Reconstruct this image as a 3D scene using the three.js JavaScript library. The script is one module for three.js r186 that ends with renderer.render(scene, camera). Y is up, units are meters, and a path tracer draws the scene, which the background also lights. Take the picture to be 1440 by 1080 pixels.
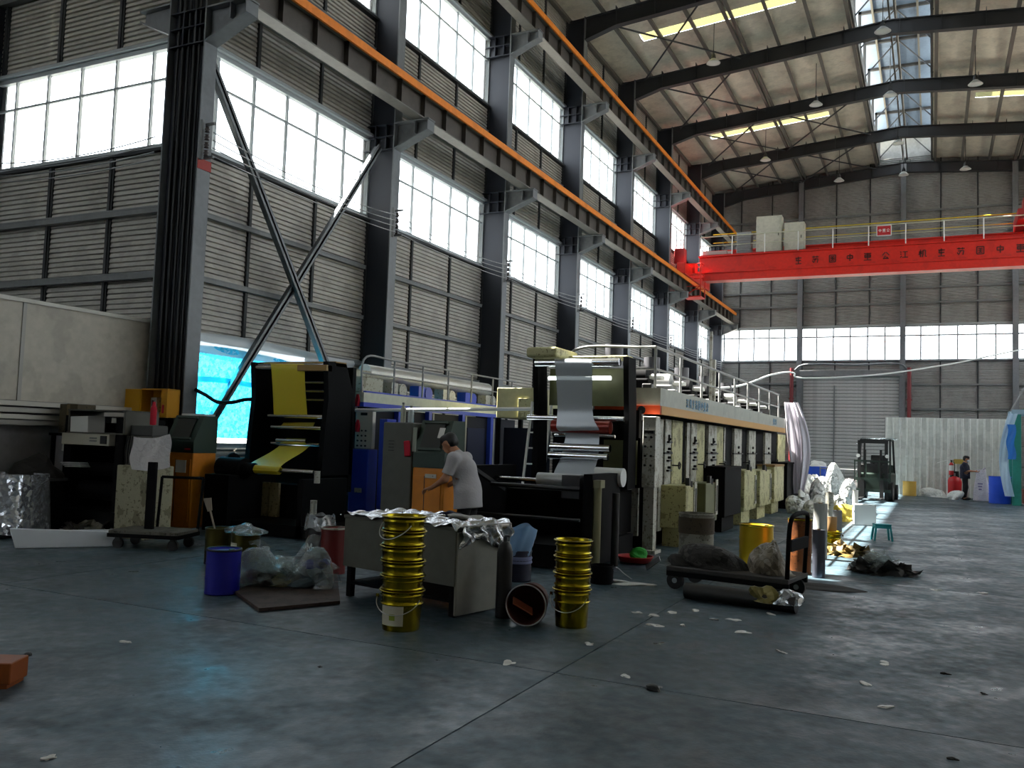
import * as THREE from 'three';
import { mergeGeometries, mergeVertices } from 'three/addons/utils/BufferGeometryUtils.js';
import { RoundedBoxGeometry } from 'three/addons/geometries/RoundedBoxGeometry.js';
import { MarchingCubes } from 'three/addons/objects/MarchingCubes.js';

// ---------------------------------------------------------------- camera, sky, sun, exposure
const scene = new THREE.Scene();
const FOCAL = 1222.6, YAW = 0.45128, PITCH = 0.0647, ROLL = 0.03493, EYE = new THREE.Vector3(0, 1.6, 0);
const camera = new THREE.PerspectiveCamera(2 * Math.atan(540 / FOCAL) * 180 / Math.PI, 4 / 3, 0.1, 500);
{
  const f = new THREE.Vector3(-Math.sin(YAW) * Math.cos(PITCH), Math.sin(PITCH), -Math.cos(YAW) * Math.cos(PITCH));
  const r = new THREE.Vector3(Math.cos(YAW), 0, -Math.sin(YAW)), u = r.clone().cross(f);
  const c = Math.cos(ROLL), s = Math.sin(ROLL);
  const r2 = r.clone().multiplyScalar(c).addScaledVector(u, s), u2 = u.clone().multiplyScalar(c).addScaledVector(r, -s);
  camera.position.copy(EYE);
  camera.quaternion.setFromRotationMatrix(new THREE.Matrix4().makeBasis(r2, u2, f.clone().negate()));
}
scene.background = new THREE.Color().setRGB(0.86, 0.94, 1.0);
scene.backgroundIntensity = 7;
const sun = new THREE.DirectionalLight(new THREE.Color().setRGB(1, 0.96, 0.88), 60);
sun.name = 'sun';
sun.position.set(-40, 48.8, 0); sun.target.position.set(0, 0, -22); sun.position.add(sun.target.position);
sun.castShadow = true; sun.shadow.mapSize.set(2048, 2048);
Object.assign(sun.shadow.camera, { left: -45, right: 45, top: 45, bottom: -45, near: 1, far: 160 });
scene.add(sun, sun.target);
const renderer = new THREE.WebGLRenderer({ antialias: true });
renderer.toneMapping = THREE.LinearToneMapping;
renderer.toneMappingExposure = 1.16;
renderer.shadowMap.enabled = true;

// ---------------------------------------------------------------- helpers
const rng = (s) => () => { s = (s + 0x6d2b79f5) | 0; let t = Math.imul(s ^ (s >>> 15), 1 | s); t = (t + Math.imul(t ^ (t >>> 7), 61 | t)) ^ t; return ((t ^ (t >>> 14)) >>> 0) / 4294967296; };
const rnd = rng(77), R = (a, b) => a + (b - a) * rnd(), PI = Math.PI;
const V = (x, y, z) => new THREE.Vector3(x, y, z);
const CAMQ = camera.quaternion.clone();
function ray(u, v) { return V((u - 720) / FOCAL, -(v - 540) / FOCAL, -1).applyQuaternion(CAMQ); }
function onFloor(u, v, y = 0) { const d = ray(u, v); return d.multiplyScalar((y - EYE.y) / d.y).add(EYE); }
function onX(u, v, x) { const d = ray(u, v); return d.multiplyScalar(x / d.x).add(EYE); }
function onZ(u, v, z) { const d = ray(u, v); return d.multiplyScalar(z / d.z).add(EYE); }

// smooth tileable noise
function noiseGrid(n, seed) { const r = rng(seed), a = new Float32Array(n * n); for (let i = 0; i < n * n; i++) a[i] = r(); return a; }
function tileNoise(size, cells, seed) {
  const g = noiseGrid(cells, seed), o = new Float32Array(size * size);
  for (let y = 0; y < size; y++) for (let x = 0; x < size; x++) {
    const fx = x / size * cells, fy = y / size * cells, ix = fx | 0, iy = fy | 0;
    let a = fx - ix, b = fy - iy; a = a * a * (3 - 2 * a); b = b * b * (3 - 2 * b);
    const x1 = (ix + 1) % cells, y1 = (iy + 1) % cells;
    o[y * size + x] = (g[iy * cells + ix] * (1 - a) + g[iy * cells + x1] * a) * (1 - b) + (g[y1 * cells + ix] * (1 - a) + g[y1 * cells + x1] * a) * b;
  }
  return o;
}
function fbm(size, first, octaves, seed, gain = 0.5) {
  const o = new Float32Array(size * size); let amp = 1, tot = 0;
  for (let k = 0; k < octaves; k++) { const n = tileNoise(size, Math.min(size, first << k), seed + k * 31); for (let i = 0; i < o.length; i++) o[i] += n[i] * amp; tot += amp; amp *= gain; }
  for (let i = 0; i < o.length; i++) o[i] /= tot;
  return o;
}
function dataTex(size, fn, metres, srgb) {
  const d = new Uint8Array(size * size * 4);
  for (let i = 0; i < size * size; i++) { const c = fn(i, i % size, (i / size) | 0); for (let k = 0; k < 3; k++) d[i * 4 + k] = Math.max(0, Math.min(255, c[k] * 255)); d[i * 4 + 3] = 255; }
  const t = new THREE.DataTexture(d, size, size);
  t.magFilter = t.minFilter = THREE.LinearFilter; t.wrapS = t.wrapT = THREE.RepeatWrapping;
  t.repeat.set(1 / metres, 1 / metres); if (srgb) t.colorSpace = THREE.SRGBColorSpace; t.needsUpdate = true;
  return t;
}
const smooth = (a, b, x) => { x = Math.max(0, Math.min(1, (x - a) / (b - a))); return x * x * (3 - 2 * x); };
const nA = fbm(512, 4, 6, 11), nB = fbm(512, 8, 5, 91), nC = fbm(512, 32, 4, 53);
const TX = {};
// worn paint: pale grain, darker oily blotches with edges of their own
TX.grime = dataTex(512, (i) => { const a = 0.93 + 0.10 * (nC[i] - 0.5) + 0.10 * (nA[i] - 0.5) - 0.06 * smooth(0.56, 0.7, nB[i]); return [a, a * 0.99, a * 0.975]; }, 2.7, true);
TX.stain = dataTex(512, (i) => { const s = smooth(0.6, 0.68, nB[i]) * 0.22 + smooth(0.64, 0.72, nC[i]) * 0.3, a = 0.92 + 0.08 * nC[i]; return [a * (1 - s), a * (1 - s * 1.05), a * (1 - s * 1.2)]; }, 1.1, true);
TX.rough = dataTex(512, (i) => { const a = 0.55 + 0.75 * (nA[i] - 0.5) + 0.4 * (nC[i] - 0.5); return [a, a, a]; }, 2.4);
TX.crinkle = (() => { // facets of creased film
  const S = 512, N = 150, r = rng(5), p = []; for (let i = 0; i < N; i++) p.push([r() * S, r() * S, r(), r() - 0.5, r() - 0.5]);
  return dataTex(S, (i, x, y) => { let b = 1e9, q = p[0]; for (const s of p) { let dx = Math.abs(x - s[0]), dy = Math.abs(y - s[1]); dx = Math.min(dx, S - dx); dy = Math.min(dy, S - dy); const d = dx * dx + dy * dy; if (d < b) { b = d; q = s; } }
    let ex = x - q[0], ey = y - q[1]; if (ex > S / 2) ex -= S; if (ex < -S / 2) ex += S; if (ey > S / 2) ey -= S; if (ey < -S / 2) ey += S;
    const h = 0.5 + 0.25 * (q[2] - 0.5) + (ex * q[3] + ey * q[4]) * 0.02; return [h, h, h]; }, 0.6);
})();
TX.fine = dataTex(512, (i) => { const a = nC[i] * 0.6 + nB[i] * 0.4; return [a, a, a]; }, 0.5);
TX.wave = dataTex(512, (i) => { const a = nA[i]; return [a, a, a]; }, 3);

const srgb = (h) => new THREE.Color(h);
function mat(color, rough = 0.6, metal = 0, o = {}) {
  const m = new THREE.MeshPhysicalMaterial({ color: typeof color === 'number' ? srgb(color) : color, roughness: rough, metalness: metal, side: THREE.DoubleSide });
  Object.assign(m, o); return m;
}
// geometry helpers: every one returns a plain non-indexed geometry with metre uv
function fin(g, flat) {
  if (g.index) g = g.toNonIndexed();
  if (flat || !g.attributes.normal) g.computeVertexNormals();
  for (const k of Object.keys(g.attributes)) if (!['position', 'normal', 'uv'].includes(k)) g.deleteAttribute(k);
  return metreUV(g);
}
function metreUV(g) {
  const p = g.attributes.position, uv = new Float32Array(p.count * 2), a = V(), b = V(), c = V(), n = V();
  for (let i = 0; i < p.count; i += 3) {
    a.fromBufferAttribute(p, i); b.fromBufferAttribute(p, i + 1); c.fromBufferAttribute(p, i + 2);
    n.copy(b).sub(a).cross(c.clone().sub(a)); const ax = Math.abs(n.x), ay = Math.abs(n.y), az = Math.abs(n.z);
    for (const [k, q] of [[0, a], [1, b], [2, c]]) {
      const [s, t] = ay >= ax && ay >= az ? [q.x, q.z] : ax >= az ? [q.z, q.y] : [q.x, q.y];
      uv[(i + k) * 2] = s; uv[(i + k) * 2 + 1] = t;
    }
  }
  g.setAttribute('uv', new THREE.BufferAttribute(uv, 2)); return g;
}
const E3 = new THREE.Euler(), M4 = new THREE.Matrix4(), Q4 = new THREE.Quaternion();
function place(g, x = 0, y = 0, z = 0, rx = 0, ry = 0, rz = 0) {
  return g.applyMatrix4(M4.compose(V(x, y, z), Q4.setFromEuler(E3.set(rx, ry, rz)), V(1, 1, 1)));
}
const box = (w, h, d, x, y, z, rx, ry, rz) => place(fin(new THREE.BoxGeometry(w, h, d)), x, y, z, rx, ry, rz);
const rbox = (w, h, d, r, x, y, z, rx, ry, rz) => place(fin(new RoundedBoxGeometry(w, h, d, 2, r)), x, y, z, rx, ry, rz);
// box given by its corners
const span = (x0, x1, y0, y1, z0, z1) => box(Math.abs(x1 - x0), Math.abs(y1 - y0), Math.abs(z1 - z0), (x0 + x1) / 2, (y0 + y1) / 2, (z0 + z1) / 2);
function cyl(r0, r1, h, x = 0, y = 0, z = 0, seg = 20, axis = 'y', open = false) {
  const g = fin(new THREE.CylinderGeometry(r0, r1, h, seg, 1, open));
  return place(g, x, y, z, axis === 'z' ? PI / 2 : 0, 0, axis === 'x' ? PI / 2 : 0);
}
const lathe = (pts, seg = 28) => fin(new THREE.LatheGeometry(pts.map((p) => new THREE.Vector2(p[0], p[1])), seg));
const sph = (r, x, y, z, sx = 1, sy = 1, sz = 1, seg = 16) => { const g = fin(new THREE.SphereGeometry(r, seg, seg * 0.7 | 0)); g.scale(sx, sy, sz); g.computeVertexNormals(); return place(g, x, y, z); };
function bar(p, q, w, h = w, up = V(0, 1, 0)) { // rectangular bar between two points
  const d = V().subVectors(q, p), L = d.length(), zc = d.normalize(); let u = up; if (Math.abs(zc.dot(u)) > 0.98) u = V(1, 0, 0);
  const xc = V().crossVectors(u, zc).normalize(), yc = V().crossVectors(zc, xc);
  return fin(new THREE.BoxGeometry(w, h, L)).applyMatrix4(new THREE.Matrix4().makeBasis(xc, yc, zc).setPosition((p.x + q.x) / 2, (p.y + q.y) / 2, (p.z + q.z) / 2));
}
function rod(p, q, r, seg = 10) {
  const d = V().subVectors(q, p), L = d.length();
  return fin(new THREE.CylinderGeometry(r, r, L, seg)).applyMatrix4(new THREE.Matrix4().compose(p.clone().add(q).multiplyScalar(0.5), new THREE.Quaternion().setFromUnitVectors(V(0, 1, 0), d.normalize()), V(1, 1, 1)));
}
const tube = (pts, r, n = 24, seg = 8, closed = false) => fin(new THREE.TubeGeometry(new THREE.CatmullRomCurve3(pts, closed), n, r, seg, closed));
// I or H section swept along z (length L), flanges horizontal: w wide, h high
const ibeam = (w, h, L, tf, tw) => [box(w, tf, L, 0, h / 2 - tf / 2, 0), box(w, tf, L, 0, -h / 2 + tf / 2, 0), box(tw, h - 2 * tf, L, 0, 0, 0)];
const join = (gs) => (gs.length === 1 ? gs[0] : mergeGeometries(gs));
const poly = (pts, depth, bevel = 0) => { const s = new THREE.Shape(pts.map((p) => new THREE.Vector2(p[0], p[1]))); return fin(new THREE.ExtrudeGeometry(s, { depth, bevelEnabled: bevel > 0, bevelSize: bevel, bevelThickness: bevel, bevelSegments: 1 }), true); };
// cloth-like sheet: fn(s, t) -> point, s and t from 0 to 1
function sheet(fn, ns, nt) {
  const pos = [], idx = [];
  for (let j = 0; j <= nt; j++) for (let i = 0; i <= ns; i++) { const p = fn(i / ns, j / nt); pos.push(p.x, p.y, p.z); }
  for (let j = 0; j < nt; j++) for (let i = 0; i < ns; i++) { const a = j * (ns + 1) + i, b = a + 1, c = a + ns + 1, d = c + 1; idx.push(a, b, d, a, d, c); }
  const g = new THREE.BufferGeometry(); g.setAttribute('position', new THREE.Float32BufferAttribute(pos, 3)); g.setIndex(idx); g.computeVertexNormals();
  return fin(g);
}
// crumpled heap: a lumpy dome
function heap(rx, ry, rz, seed, rough = 0.35, seg = 18, flat = true) {
  const g = new THREE.IcosahedronGeometry(1, seg > 20 ? 5 : 3), p = g.attributes.position, r = rng(seed), w = [];
  for (let i = 0; i < 9; i++) w.push([R2(r) * 4, R2(r) * 4, R2(r) * 4, r() * 6.3, 0.4 + r()]);
  for (let i = 0; i < p.count; i++) {
    let x = p.getX(i), y = p.getY(i), z = p.getZ(i), k = 0; for (const q of w) k += Math.sin(x * q[0] + y * q[1] + z * q[2] + q[3]) * q[4];
    k = 1 + rough * k / 4; x *= k; z *= k; y = Math.max(-0.02, y < 0 ? y * 0.15 : y * k); p.setXYZ(i, x * rx, y * ry, z * rz);
  }
  g.deleteAttribute('normal'); if (!flat) { g.deleteAttribute('uv'); const s = mergeVertices(g, 1e-5); s.computeVertexNormals(); return fin(s); } return fin(g, flat);
}
const R2 = (r) => r() * 2 - 1;
// a lathe body with a softly tied bag shape
// loose litter: many bent scraps in one low pile
function litter(w, d, h, n, seed, size = 0.12) {
  const r = rng(seed), out = [];
  for (let i = 0; i < n; i++) { const a = r() * 6.3, q = Math.sqrt(r()), s = size * (0.5 + r()), u = r() * 3, v = r() * 3; const g = sheet((x, y) => V((x - 0.5) * s * 1.6, s * 0.25 * Math.sin(x * 4 + u) * Math.sin(y * 4 + v), (y - 0.5) * s), 4, 3); out.push(fin(place(g, Math.cos(a) * q * w, s * 0.25 + h * (1 - q) * r(), Math.sin(a) * q * d, R2(r) * 0.7, r() * 6, R2(r) * 0.7), true)); }
  const g = join(out), p = g.attributes.position; for (let i = 0; i < p.count; i++) if (p.getY(i) < 0.003) p.setY(i, 0.003); return g;
}
const taken = new Map();
function numbered(n) { const k = taken.get(n) ?? 0; taken.set(n, k + 1); return k ? n + '_' + String(k).padStart(3, '0') : n; }
function shadow(o) { o.castShadow = true; o.receiveShadow = true; return o; }
function part(name, gs, m, parent) { const o = shadow(new THREE.Mesh(join([].concat(gs)), m)); o.name = name; parent.add(o); return o; }
const thing = (name, label, category, x = 0, y = 0, z = 0, ry = 0, group) => {
  const o = new THREE.Group(); o.name = numbered(name); o.position.set(x, y, z); o.rotation.y = ry; o.userData = { label, category }; if (group) o.userData.group = group; scene.add(o); return o;
};
function single(name, label, category, gs, m, x = 0, y = 0, z = 0, ry = 0, group) {
  const o = shadow(new THREE.Mesh(join([].concat(gs)), m)); o.name = numbered(name); o.position.set(x, y, z); o.rotation.y = ry; o.userData = { label, category }; if (group) o.userData.group = group; scene.add(o); return o;
}
function copy(src, x, y, z, ry = 0, label) { const o = src.clone(); o.name = numbered(src.name.replace(/_\d{3}$/, '')); o.userData = { ...src.userData }; o.position.set(x, y, z); o.rotation.y = ry; if (label) o.userData.label = label; scene.add(o); return o; }
function struct(name) { const o = new THREE.Group(); o.name = name; o.userData = { kind: 'structure' }; scene.add(o); return o; }
function instanceMesh(name, geo, m, parent) { const o = shadow(new THREE.Mesh(geo, m)); o.name = name; parent.add(o); return o; }

// ================================================================ THE BUILDING
const XW = -12.4, XR = 9.54, ZE = -53.4, ZB = 9, RIDGE = -1.43, COLZ = (k) => -11.13 - 6 * k;
const roofY = (x) => 17.5 + 0.085 * (x < RIDGE ? x - XW : (2 * RIDGE - x) - XW);
const MT = {
  sheet: mat(0xb0aea8, 0.62, 0.15, { map: TX.grime, roughnessMap: null }),
  endSheet: mat(0x9a9c9b, 0.6, 0.15, { map: TX.grime }),
  girt: mat(0x777b7d, 0.55, 0.15, { map: TX.grime }),
  stud: mat(0x2e3032, 0.7, 0.1),
  frame: mat(0x9aa0a2, 0.5, 0.2),
  glass: mat(0xffffff, 0.06, 0, { transmission: 1, thickness: 0, ior: 1.45 }),
  column: mat(0x72777c, 0.5, 0.1, { map: TX.grime }),
  beam: mat(0x6b6a66, 0.55, 0.1, { map: TX.grime }),
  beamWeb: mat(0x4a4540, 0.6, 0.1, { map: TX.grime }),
  rafter: mat(0x2c2d30, 0.6, 0.1),
  purlin: mat(0x5d5a54, 0.6, 0.2),
  web: mat(0x262a34, 0.55, 0.1),  // column paint darkened: shade between the flanges is put into the web colour
  foil: mat(0xdedbcb, 0.5, 0.15, { map: TX.grime, bumpMap: TX.wave, bumpScale: 0.06 }),
  skylight: mat(new THREE.Color().setRGB(0.075, 0.07, 0.03), 0.9, 0, { transmission: 0.85, thickness: 0 }),
  orange: mat(0xf2891a, 0.55, 0, { map: TX.grime }),
  dark: mat(0x141517, 0.55, 0.1),
  wire: mat(0x6f7274, 0.5, 0.4),
};
// concrete painted grey green, worn to bare patches
const floorTex = (() => {
  const S = 1024, a = fbm(S, 4, 7, 201, 0.55), b = fbm(S, 16, 5, 301), c = fbm(S, 128, 3, 401), d = fbm(S, 6, 5, 501);
  return dataTex(S, (i, x, y) => {
    const worn = smooth(0.5, 0.66, a[i]) * 0.5, stain = smooth(0.56, 0.64, b[i]) * 0.5 + smooth(0.6, 0.64, d[i]) * 0.35, g = 0.85 + 0.3 * (c[i] - 0.5);
    let r = 0.265, q = 0.35, s = 0.39; r += worn * 0.10; q += worn * 0.065; s += worn * 0.06;
    const k = g * (1 - stain * 0.26); return [r * k, q * k, s * k];
  }, 7.3, true);
})();
MT.floor = mat(0xffffff, 0.62, 0, { map: floorTex, roughnessMap: TX.rough, bumpMap: TX.fine, bumpScale: 0.002 });
MT.floor.roughness = 0.9;
{ // floor of cast slabs with open joints
  const f = struct('floor');
  part('subfloor', span(-25, 10, -0.3, -0.03, ZE - 0.2, ZB + 0.2), mat(0x1b1d1e, 0.9), f);
  const slab = box(5.988, 0.06, 5.988, 0, -0.03, 0);
  for (let i = -3; i < 2; i++) for (let j = -2; j < 8; j++) { const o = instanceMesh('slab', slab, MT.floor, f); o.position.set(-2.35 + 6 * i + 3, 0, -5.7 - 6 * j - 3 + 0); }
  for (let j = -2; j < 3; j++) { const o = instanceMesh('slab', slab, MT.floor, f); o.position.set(-2.35 - 24 + 3, 0, -5.7 - 6 * j - 3); }
}
{ // pale yard outside, seen by the windows only
  const y = struct('ground'); part('yard', span(-140, 130, -0.5, -0.32, -180, 120), mat(0x8d8a82, 0.9, 0, { map: TX.grime }), y);
}
// corrugated sheet: ribs run along x, faces +z
function corrugated(w, y0, y1, pitch = 0.1, deep = 0.045) {
  const pts = []; for (let y = y0; y < y1 - 1e-4; y += pitch) for (const [a, b] of [[0, 0], [0.2, 0], [0.32, deep], [0.9, deep * 0.75]]) if (y + a * pitch < y1) pts.push([y + a * pitch, b]);
  pts.push([y1, 0]);
  const pos = [], h = w / 2;
  for (let i = 0; i + 1 < pts.length; i++) { const [a, b] = pts[i], [c, d] = pts[i + 1]; pos.push(-h, a, b, h, a, b, h, c, d, -h, a, b, h, c, d, -h, c, d); }
  const g = new THREE.BufferGeometry(); g.setAttribute('position', new THREE.Float32BufferAttribute(pos, 3)); return fin(g, true);
}
const WB = [6.87, 8.8], WU = [11.88, 13.95];       // the two window bands
// a wall run: local x along the wall, local +z into the hall
function wallRun(root, panels, width, bands, studs = true) {
  const cache = new Map();
  panels.forEach((x, i) => bands.forEach(([a, b, skip, ids]) => {
    if (skip && skip(x, i)) return;
    const key = a + ':' + b; if (!cache.has(key)) cache.set(key, corrugated(width + 0.02, a, b));
    const o = instanceMesh('sheet', cache.get(key), root.userData.sheetMat, root); o.position.x = x;
  }));
}
function placeRun(root, x, z, ry) { root.position.set(x, 0, z); root.rotation.y = ry; }
function windowUnit(n, w, y0, y1, panes, x, z, ry, transom = 0.68, bar_ = 0.045) {
  const g = struct('window_' + n); g.position.set(x, y0, z); g.rotation.y = ry;
  const h = y1 - y0, t = h * transom, fw = 0.05;
  part('window_frame', [box(w, 0.1, 0.12, 0, 0.0, 0), box(w, 0.1, 0.12, 0, h, 0), box(0.07, h, 0.1, -w / 2 + 0.03, h / 2, 0), box(0.07, h, 0.1, w / 2 - 0.03, h / 2, 0)], MT.frame, g);
  part('sill', box(w, 0.06, 0.16, 0, -0.08, 0.06), MT.stud, g);
  part('head', box(w, 0.07, 0.16, 0, h + 0.08, 0.06), MT.frame, g);
  part('transom', box(w, bar_, 0.05, 0, t, 0), MT.frame, g);
  const pw = w / panes, m = box(bar_, h, 0.06, 0, h / 2, 0), lo = box(pw, t, 0.006, 0, t / 2, -0.02), hi = box(pw, h - t, 0.006, 0, (t + h) / 2, -0.02);
  for (let i = 0; i < panes; i++) {
    if (i) instanceMesh('mullion', m, MT.frame, g).position.x = -w / 2 + i * pw;
    for (const q of [lo, hi]) instanceMesh('pane', q, MT.glass, g).position.x = -w / 2 + (i + 0.5) * pw;
  }
  return g;
}
let WN = 1;
const bandsOf = (top) => [[0, WB[0] - 0.05], [WB[1] + 0.05, WU[0] - 0.05], [WU[1] + 0.05, top]];
{ // long left wall, 7 bays of 6 m, with the low opening behind the blue sheet
  const g = struct('wall_left'); g.userData.sheetMat = MT.sheet; placeRun(g, XW, 0, PI / 2);   // local x = -world z
  const px = []; for (let i = 0; i < 21; i++) px.push(12.13 + 2 * i);
  wallRun(g, px, 2, [[0, WB[0] - 0.05, (x, i) => i < 2], ...bandsOf(17.7).slice(1)]);
  wallRun(g, px.slice(0, 2), 2, [[0, 1.35], [3.25, WB[0] - 0.05]]);
  const band = [[0.05, WB[0] - 0.1], [WB[1] + 0.1, WU[0] - 0.1], [WU[1] + 0.1, 17.6]];
  for (const [a, b] of band) { const s = [box(0.07, b - a, 0.07, 0, (a + b) / 2, 0.06), box(0.03, b - a, 0.04, 0.055, (a + b) / 2, 0.05)], q = join(s); for (let i = 0; i <= 21; i++) { if (i == 1 && a < 1) { part('stud', box(0.07, 3.45, 0.07, 13.13, 5.0, 0.06), MT.stud, g); continue; } instanceMesh('stud', q, MT.stud, g).position.x = 11.13 + 2 * i; } }
  for (const y of [1.3, 3.3, 4.39, 5.6, 9.9, 10.95, 15.4]) for (let k = 0; k < 7; k++) part('girt', [box(5.7, 0.07, 0.1, 14.13 + 6 * k, y, 0.12), box(5.7, 0.025, 0.025, 14.13 + 6 * k, y + 0.045, 0.17)], MT.girt, g);
  delete g.userData.sheetMat;
  for (let k = 0; k < 7; k++) { windowUnit(WN++, 6, ...WB, 6, XW, COLZ(k) - 3, PI / 2); windowUnit(WN++, 6, ...WU, 6, XW, COLZ(k) - 3, PI / 2); }
}
{ // wall of the side bay, facing the camera, left of the corner column
  const g = struct('wall_side_bay'); g.userData.sheetMat = MT.sheet; placeRun(g, 0, -11.5, 0);
  const px = []; for (let i = 0; i < 6; i++) px.push(-13.4 - 2 * i);
  wallRun(g, px, 2, [[0, WB[0] - 0.05], [WB[1] + 0.05, 17.7]]);
  for (const [a, b] of [[0.05, WB[0] - 0.1], [WB[1] + 0.1, 17.6]]) { const q = join([box(0.07, b - a, 0.07, 0, (a + b) / 2, 0.06), box(0.03, b - a, 0.04, 0.055, (a + b) / 2, 0.05)]); for (let i = 0; i < 7; i++) instanceMesh('stud', q, MT.stud, g).position.x = -12.55 - 1.75 * i; }
  for (const y of [4.4, 5.62, 10.5, 12.2, 15]) for (let k = 0; k < 2; k++) part('girt', [box(5.7, 0.1, 0.14, -15.4 - 6 * k, y, 0.13), box(5.7, 0.03, 0.03, -15.4 - 6 * k, y + 0.06, 0.2)], MT.girt, g);
  delete g.userData.sheetMat;
  for (let k = 0; k < 2; k++) windowUnit(WN++, 6, ...WB, 6, -15.4 - 6 * k, -11.5, 0);
}
{ // end wall with the roller door opening
  const g = struct('wall_end'); g.userData.sheetMat = MT.endSheet; placeRun(g, 0, ZE, 0);
  const w = (XR - XW) / 12, px = []; for (let i = 0; i < 12; i++) px.push(XW + w * (i + 0.5));
  const dx = [-6.9, -1.6];
  for (const x of px) {
    wallRun(g, [x], w, [[WB[1] + 0.05, roofY(x) + 0.15]]);
    const l = x - w / 2, r = x + w / 2;
    if (r <= dx[0] + 0.4 || l >= dx[1] - 0.4) wallRun(g, [x], w, [[0, WB[0] - 0.05]]); else wallRun(g, [x], w, [[5.98, WB[0] - 0.05]]);
    if (l < dx[0] && r > dx[0]) wallRun(g, [(l + dx[0]) / 2], dx[0] - l, [[0, 5.98]]);
    if (l < dx[1] && r > dx[1]) wallRun(g, [(dx[1] + r) / 2], r - dx[1], [[0, 5.98]]);
  }
  for (let i = 0; i <= 12; i++) { const x = XW + w * i, door = x > dx[0] && x < dx[1]; for (const [a, b] of [[door ? 6.1 : 0.05, WB[0] - 0.1], [WB[1] + 0.1, roofY(x)]]) part('stud', box(0.07, b - a, 0.07, x, (a + b) / 2, 0.06), MT.stud, g); }
  for (const y of [4.14, 5.5, 10.09, 10.95, 13.2, 15.3]) { const ends = y < 5.9 ? [[XW, -7], [-1.5, 4], [4, XR]] : [[XW, -7.04], [-7.04, -1.5], [-1.5, 4], [4, XR]]; for (const [a, b] of ends) part('girt', box(b - a - 0.3, 0.1, 0.14, (a + b) / 2, y, 0.13), MT.girt, g); }
  delete g.userData.sheetMat;
  for (const [a, b] of [[XW, -7.04], [-7.04, -1.5], [-1.5, 4], [4, XR]]) windowUnit(WN++, b - a, ...WB, 6, (a + b) / 2, ZE, 0, 0.72, 0.085);
  // roller door: slats in side guides under a drum box
  const d = struct('door_1'); d.position.set(-4.25, 0, ZE + 0.06);
  const slat = poly([[0, 0], [0.05, 0.03], [0.06, 0.08], [0.055, 0.13], [0, 0.172], [-0.01, 0.09]], 5.2); place(slat, -2.6, 0, 0, 0, PI / 2, 0); slat.translate(0, 0, 0);
  const sm = mat(0xb4b6b5, 0.65, 0.1, { map: TX.grime });
  part('curtain_back', box(5.2, 5.95, 0.02, 0, 2.98, -0.03), MT.stud, d); for (let i = 0; i < 30; i++) instanceMesh('slat', slat, sm, d).position.y = 0.01 + i * 0.198;
  for (const s of [-1, 1]) part('guide_rail', box(0.12, 5.95, 0.16, s * 2.63, 2.98, 0.06), MT.girt, d);
  part('drum_box', rbox(5.5, 0.35, 0.4, 0.03, 0, 6.1, 0.2), MT.girt, d);
  part('latch_bar', box(0.06, 5.4, 0.05, -0.85, 2.7, 0.07), MT.girt, d);
}
{ // right wall, out of the frame, with the same window bands
  const g = struct('wall_right'); const m = MT.sheet, L = ZB - ZE;
  for (const [a, b] of [[0, WB[0]], [WB[1], WU[0]], [WU[1], 17.7]]) part('sheet', span(XR, XR + 0.08, a, b, ZE, ZB), m, g);
  part('sheet', [span(XR, XR + 0.08, WB[0], WB[1], -11.13, ZB), span(XR, XR + 0.08, WU[0], WU[1], -11.13, ZB)], m, g);
  for (const [a, b] of [WB, WU]) for (let k = 3; k < 10; k++) windowUnit(WN++, 6, a, b, 2, XR + 0.04, COLZ(k - 3) - 3, -PI / 2);
}
{ // walls behind the camera and at the far side of the side bay
  const g = struct('wall_back'); for (const [a, b, c, d] of [[-24.6, XR + 0.1, 0, WB[0]], [XW, XR + 0.1, WB[0], 19.3], [-24.6, XW, WB[1], WU[0]], [-24.6, XW, WU[1], 19.3]]) part('sheet', span(a, b, c, d, ZB, ZB + 0.1), MT.sheet, g);
  for (const [a, b] of [WB, WU]) for (let k = 0; k < 2; k++) windowUnit(WN++, 6.1, a, b, 2, -15.45 - 6.1 * k, ZB + 0.04, PI);  // unseen windows, added to brighten the side bay wall
  const h = struct('wall_far_left'); part('sheet', span(-24.7, -24.55, 0, 17.7, -11.6, ZB), MT.sheet, h);
}
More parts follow.
